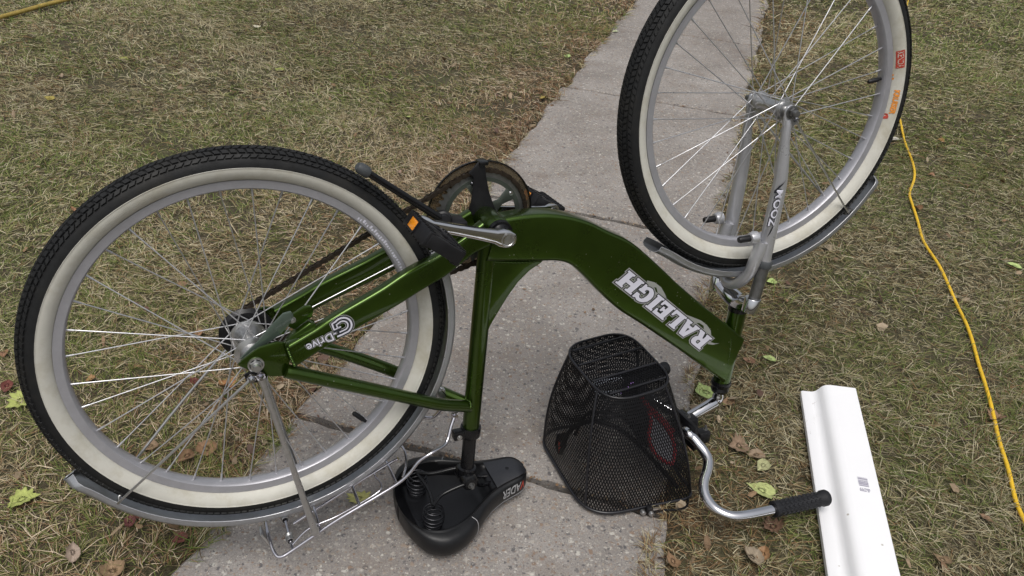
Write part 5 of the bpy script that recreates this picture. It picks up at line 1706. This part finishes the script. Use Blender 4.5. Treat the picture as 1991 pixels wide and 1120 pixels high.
for a in [
 (38, 772, .058, GY, 'lobed', 'yellow green lobed leaf touching the left edge of the rear tyre', 2.6),
 (40, 962, .056, GY, 'lobed', 'yellow green lobed leaf lying left of the rear fender end', -1.2),
 (1484, 946, .056, PG, 'heart', 'pale green leaf on the grass above the chromed handlebar bend', 1.0),
 (1376, 750, .062, (.30, .38, .14), 'heart', 'green leaf behind the bottom end of the head tube', .3),
 (1500, 687, .034, (.34, .42, .16), 'oval', 'small green leaf right of the green head tube', 1.4),
 (1503, 545, .036, (.36, .46, .16), 'oval', 'small bright green leaf beside the fork crown', 1.9),
 (697, 970, .050, (.42, .40, .14), 'lobed', 'yellow leaf on the concrete seen through the rear rack', 1.1),
 (792, 224, .036, (.36, .42, .14), 'oval', 'light green leaf in the lawn above the kickstand', .5),
 (543, 130, .046, (.20, .22, .06), 'lobed', 'dull green leaf in the upper left lawn', 1.2),
 (1103, 102, .040, (.32, .42, .16), 'lobed', 'green leaf in the grass left of the path near its edge', .8),
 (1064, 62, .036, (.46, .52, .28), 'oval', 'pale mint leaf farthest back in the lawn left of the path', 1.5),
 (1196, 61, .036, (.48, .54, .32), 'oval', 'pale leaf at the grass edge beside the front tyre', .9),
 (1058, 188, .050, (.38, .30, .05), 'lobed', 'ragged yellow leaf at the path edge left of the front wheel', 2.0),
 (95, 184, .046, (.42, .36, .06), 'oval', 'folded yellow leaf in the far left lawn', 1.7),
 (1978, 507, .044, (.38, .48, .18), 'oval', 'green leaf at the right edge beyond the yellow cord', 1.2),
 (1777, 12, .040, (.20, .32, .06), 'round', 'small green leaf beside the far end of the yellow cord', .4),
 (500, 47, .040, (.62, .58, .46), 'round', 'round pale cream leaf in the upper lawn', .2),
 (116, 143, .044, (.44, .34, .24), 'oval', 'tan leaf in the far left lawn above the yellow one', .9),
 (240, 107, .040, (.26, .26, .08), 'oval', 'narrow olive leaf in the upper left lawn', 1.6),
 (1465, 1075, .050, (.30, .25, .18), 'round', 'large tan leaf in the grass left of the white board', .7),
 (1940, 806, .052, (.30, .17, .11), 'lobed', 'brown leaf lying across the yellow extension cord', 2.2),
 (1787, 398, .040, (.22, .10, .035), 'round', 'rusty brown leaf on the bend of the yellow cord', .1),
 (1741, 264, .048, (.42, .40, .36), 'oval', 'grey faded leaf between the front tyre and the cord', 1.5),
 (1831, 268, .036, (.44, .20, .05), 'round', 'orange leaf in the grass right of the yellow cord', .8),
 (1813, 336, .030, (.28, .12, .05), 'round', 'small red brown leaf right of the cord and below an orange one', .8),
 (1487, 896, .042, (.34, .34, .18), 'oval', 'faded green leaf between the handlebar and the white board', 2.4),
 (1438, 860, .056, (.27, .18, .12), 'lobed', 'brown curled leaf right of the handlebar bend', 1.9),
 (1474, 877, .046, (.29, .21, .14), 'oval', 'tan brown leaf right of the curled brown one near the handlebar', 1.3),
 (1506, 1014, .050, (.22, .11, .07), 'lobed', 'dark red brown leaf under the black near grip', .2),
 (1487, 1068, .042, (.36, .18, .07), 'lobed', 'orange torn leaf beside the large tan leaf', 2.7),
 (215, 1098, .052, (.38, .25, .14), 'round', 'tan orange leaf at the bottom edge left of the path', .6),
 (140, 1070, .040, (.42, .33, .27), 'oval', 'pale crumpled leaf in the bottom left grass', .5),
 (438, 740, .050, (.40, .17, .05), 'lobed', 'orange toothed leaf seen through the rear wheel below the hub', 1.0),
 (385, 640, .034, (.38, .20, .10), 'oval', 'small orange leaf seen through the rear wheel left of the hub', .3),
 (377, 733, .034, (.13, .04, .03), 'lobed', 'dark red leaf seen through the lower spokes of the rear wheel', .9),
 (175, 731, .036, (.40, .22, .08), 'oval', 'light orange leaf seen through the left spokes of the rear wheel', .4),
 (290, 858, .038, (.28, .18, .10), 'oval', 'brown leaf inside the lower left of the rear rim', 2.1),
 (400, 862, .050, (.32, .17, .08), 'round', 'brown leaf inside the lower middle of the rear rim', 1.1),
 (362, 878, .046, (.26, .14, .07), 'oval', 'folded brown leaf inside the rear rim near its bottom', 2.6),
 (12, 745, .040, (.16, .05, .04), 'lobed', 'dark red leaf at the left picture edge beside a green one', .3),
 (5, 680, .036, (.30, .14, .07), 'oval', 'brown leaf at the left picture edge above the dark red one', .5),
 (140, 399, .026, (.36, .17, .08), 'oval', 'small rust leaf in the lawn left of the rear tyre', 1.1),
 (775, 327, .032, (.36, .25, .20), 'oval', 'pinkish tan leaf in the lawn behind the kickstand', .6),
 (878, 292, .030, (.38, .28, .20), 'oval', 'tan leaf in the lawn above the chain guard', .2),
 (1003, 222, .028, (.42, .33, .25), 'oval', 'pale tan leaf by the path edge left of the front tyre', .9),
 (985, 243, .028, (.40, .26, .17), 'oval', 'light brown leaf by the path edge below the pale tan one', 2.0),
 (915, 355, .050, (.42, .33, .24), 'round', 'beige leaf seen through the chainring', .4),
 (1610, 480, .040, (.33, .28, .19), 'oval', 'straw coloured leaf below the front fender tip', .4),
 (1460, 690, .040, (.24, .12, .07), 'lobed', 'brown leaf in the grass beside the head tube', .9),
 (1840, 1075, .040, (.27, .18, .10), 'oval', 'brown leaf in the grass right of the white board', .8),
 (1420, 770, .044, (.30, .18, .10), 'oval', 'brown leaf just right of the stem', 2.3),
 (1310, 1085, .040, (.28, .16, .08), 'oval', 'brown leaf at the bottom edge right of the path', .4),
 (265, 990, .030, (.16, .06, .045), 'oval', 'dark red leaf under the rear fender', 1.2),
 (250, 1005, .028, (.13, .045, .04), 'round', 'smaller dark red leaf under the rear fender', .3),
 (348, 1035, .034, (.18, .06, .05), 'lobed', 'dark red leaf at the path edge under the rear fender', 2.0),
 (1925, 995, .032, (.24, .14, .08), 'oval', 'brown leaf left of the near end of the cord', 1.0)]:
    px, py, size, col, kind, label, rot = a
    if col[0] > col[1] * 1.15:          # dry leaves are dull
        col = tuple(c_ * .62 + d_ * .38 for c_, d_ in zip(col, (.21, .155, .105))) if col[0] > .2 else col
        size *= .88
        if kind == 'lobed' and size < .04: kind = 'oval'
    else: col = tuple(min(1, c_ * 1.15) for c_ in col)
    leaf(px, py, size, col, kind, label, rot, curl=.75 if col[0] > col[1] * 1.15 else .28, tilt=(.5, .3) if px == 140 else None)

# crumbs of leaf and twig too many to count
def litter():
    n0 = 5200
    x = RNG.uniform(-2.2, 2.8, n0); y = RNG.uniform(.4, 4.2, n0)
    q = x * Q_.x + y * Q_.y; t = x * E_.x + y * E_.y
    out = (q < PL_ + .03) | (q > PR_ - .03)
    de = np.minimum(np.abs(q - PL_), np.abs(q - PR_))
    pr_ = np.where(out, .10 + .75 * np.exp(-de / .16), np.where(de < .06, .10, .012))
    joint = np.min(np.abs(t[:, None] - np.array(JO)[None, :]), 1) < .008
    pr_ = np.where(joint & ~out, .9, pr_)
    keep = RNG.uniform(0, 1, n0) < pr_
    x, y, out = x[keep], y[keep], out[keep]
    # crumbs lodged in the joints
    jx, jy = [], []
    for J in JO[2:6]:
        for q_ in RNG.uniform(PL_ + .02, PR_ - .02, 70):
            p = Q_ * q_ + E_ * (J + RNG.normal(0, .005)); jx.append(p.x); jy.append(p.y)
    nj = len(jx)
    x = np.concatenate([x, jx]); y = np.concatenate([y, jy]); out = np.concatenate([out, np.zeros(nj, bool)])
    n = len(x)
    z = np.where(out, np.maximum(ground_z(x, y), -.02) + RNG.uniform(.006, .022, n), .004)
    z[-nj:] = RNG.uniform(-.004, .002, nj)
    sz = RNG.uniform(.004, .017, n) * np.where(out, 1, .55)
    sz[-nj:] *= .7
    pal = np.array([(.17, .11, .062), (.24, .155, .09), (.29, .215, .14), (.12, .07, .05), (.21, .13, .075), (.33, .26, .18)])
    vs, fs, cs = [], [], []
    for i in range(n):
        k = int(RNG.integers(5, 8)); a = RNG.uniform(0, 6.28); tl = RNG.normal(0, .45 if out[i] else .12, 2); el = RNG.uniform(.35, 1)
        c = pal[RNG.integers(0, 6)] * RNG.uniform(.7, 1.15)
        o = len(vs)
        for j in range(k):
            r = sz[i] * RNG.uniform(.6, 1.1); b_ = 2 * PI * j / k
            lx, ly = r * math.cos(b_), r * math.sin(b_) * el
            vs.append((x[i] + lx * math.cos(a) - ly * math.sin(a), y[i] + lx * math.sin(a) + ly * math.cos(a), z[i] + lx * tl[0] + ly * tl[1] + RNG.uniform(0, .0015))); cs.append(c)
        vs.append((x[i], y[i], z[i] + sz[i] * .15)); cs.append(c * 1.1)
        fs += [[o + k, o + j, o + (j + 1) % k] for j in range(k)]
    me = bpy.data.meshes.new('leaf_litter')
    me.from_pydata(vs, [], fs)
    at = me.color_attributes.new('Col', 'FLOAT_COLOR', 'POINT')
    at.data.foreach_set('color', np.concatenate([np.array(cs), np.ones((len(cs), 1))], 1).astype(np.float32).reshape(-1))
    me.materials.append(MT['leaf'])
    o = bpy.data.objects.new('leaf_litter', me)
    COL.objects.link(o)
    o['kind'] = 'stuff'; o['label'] = 'brown leaf crumbs scattered along the path edges'; o['category'] = 'litter'
litter()
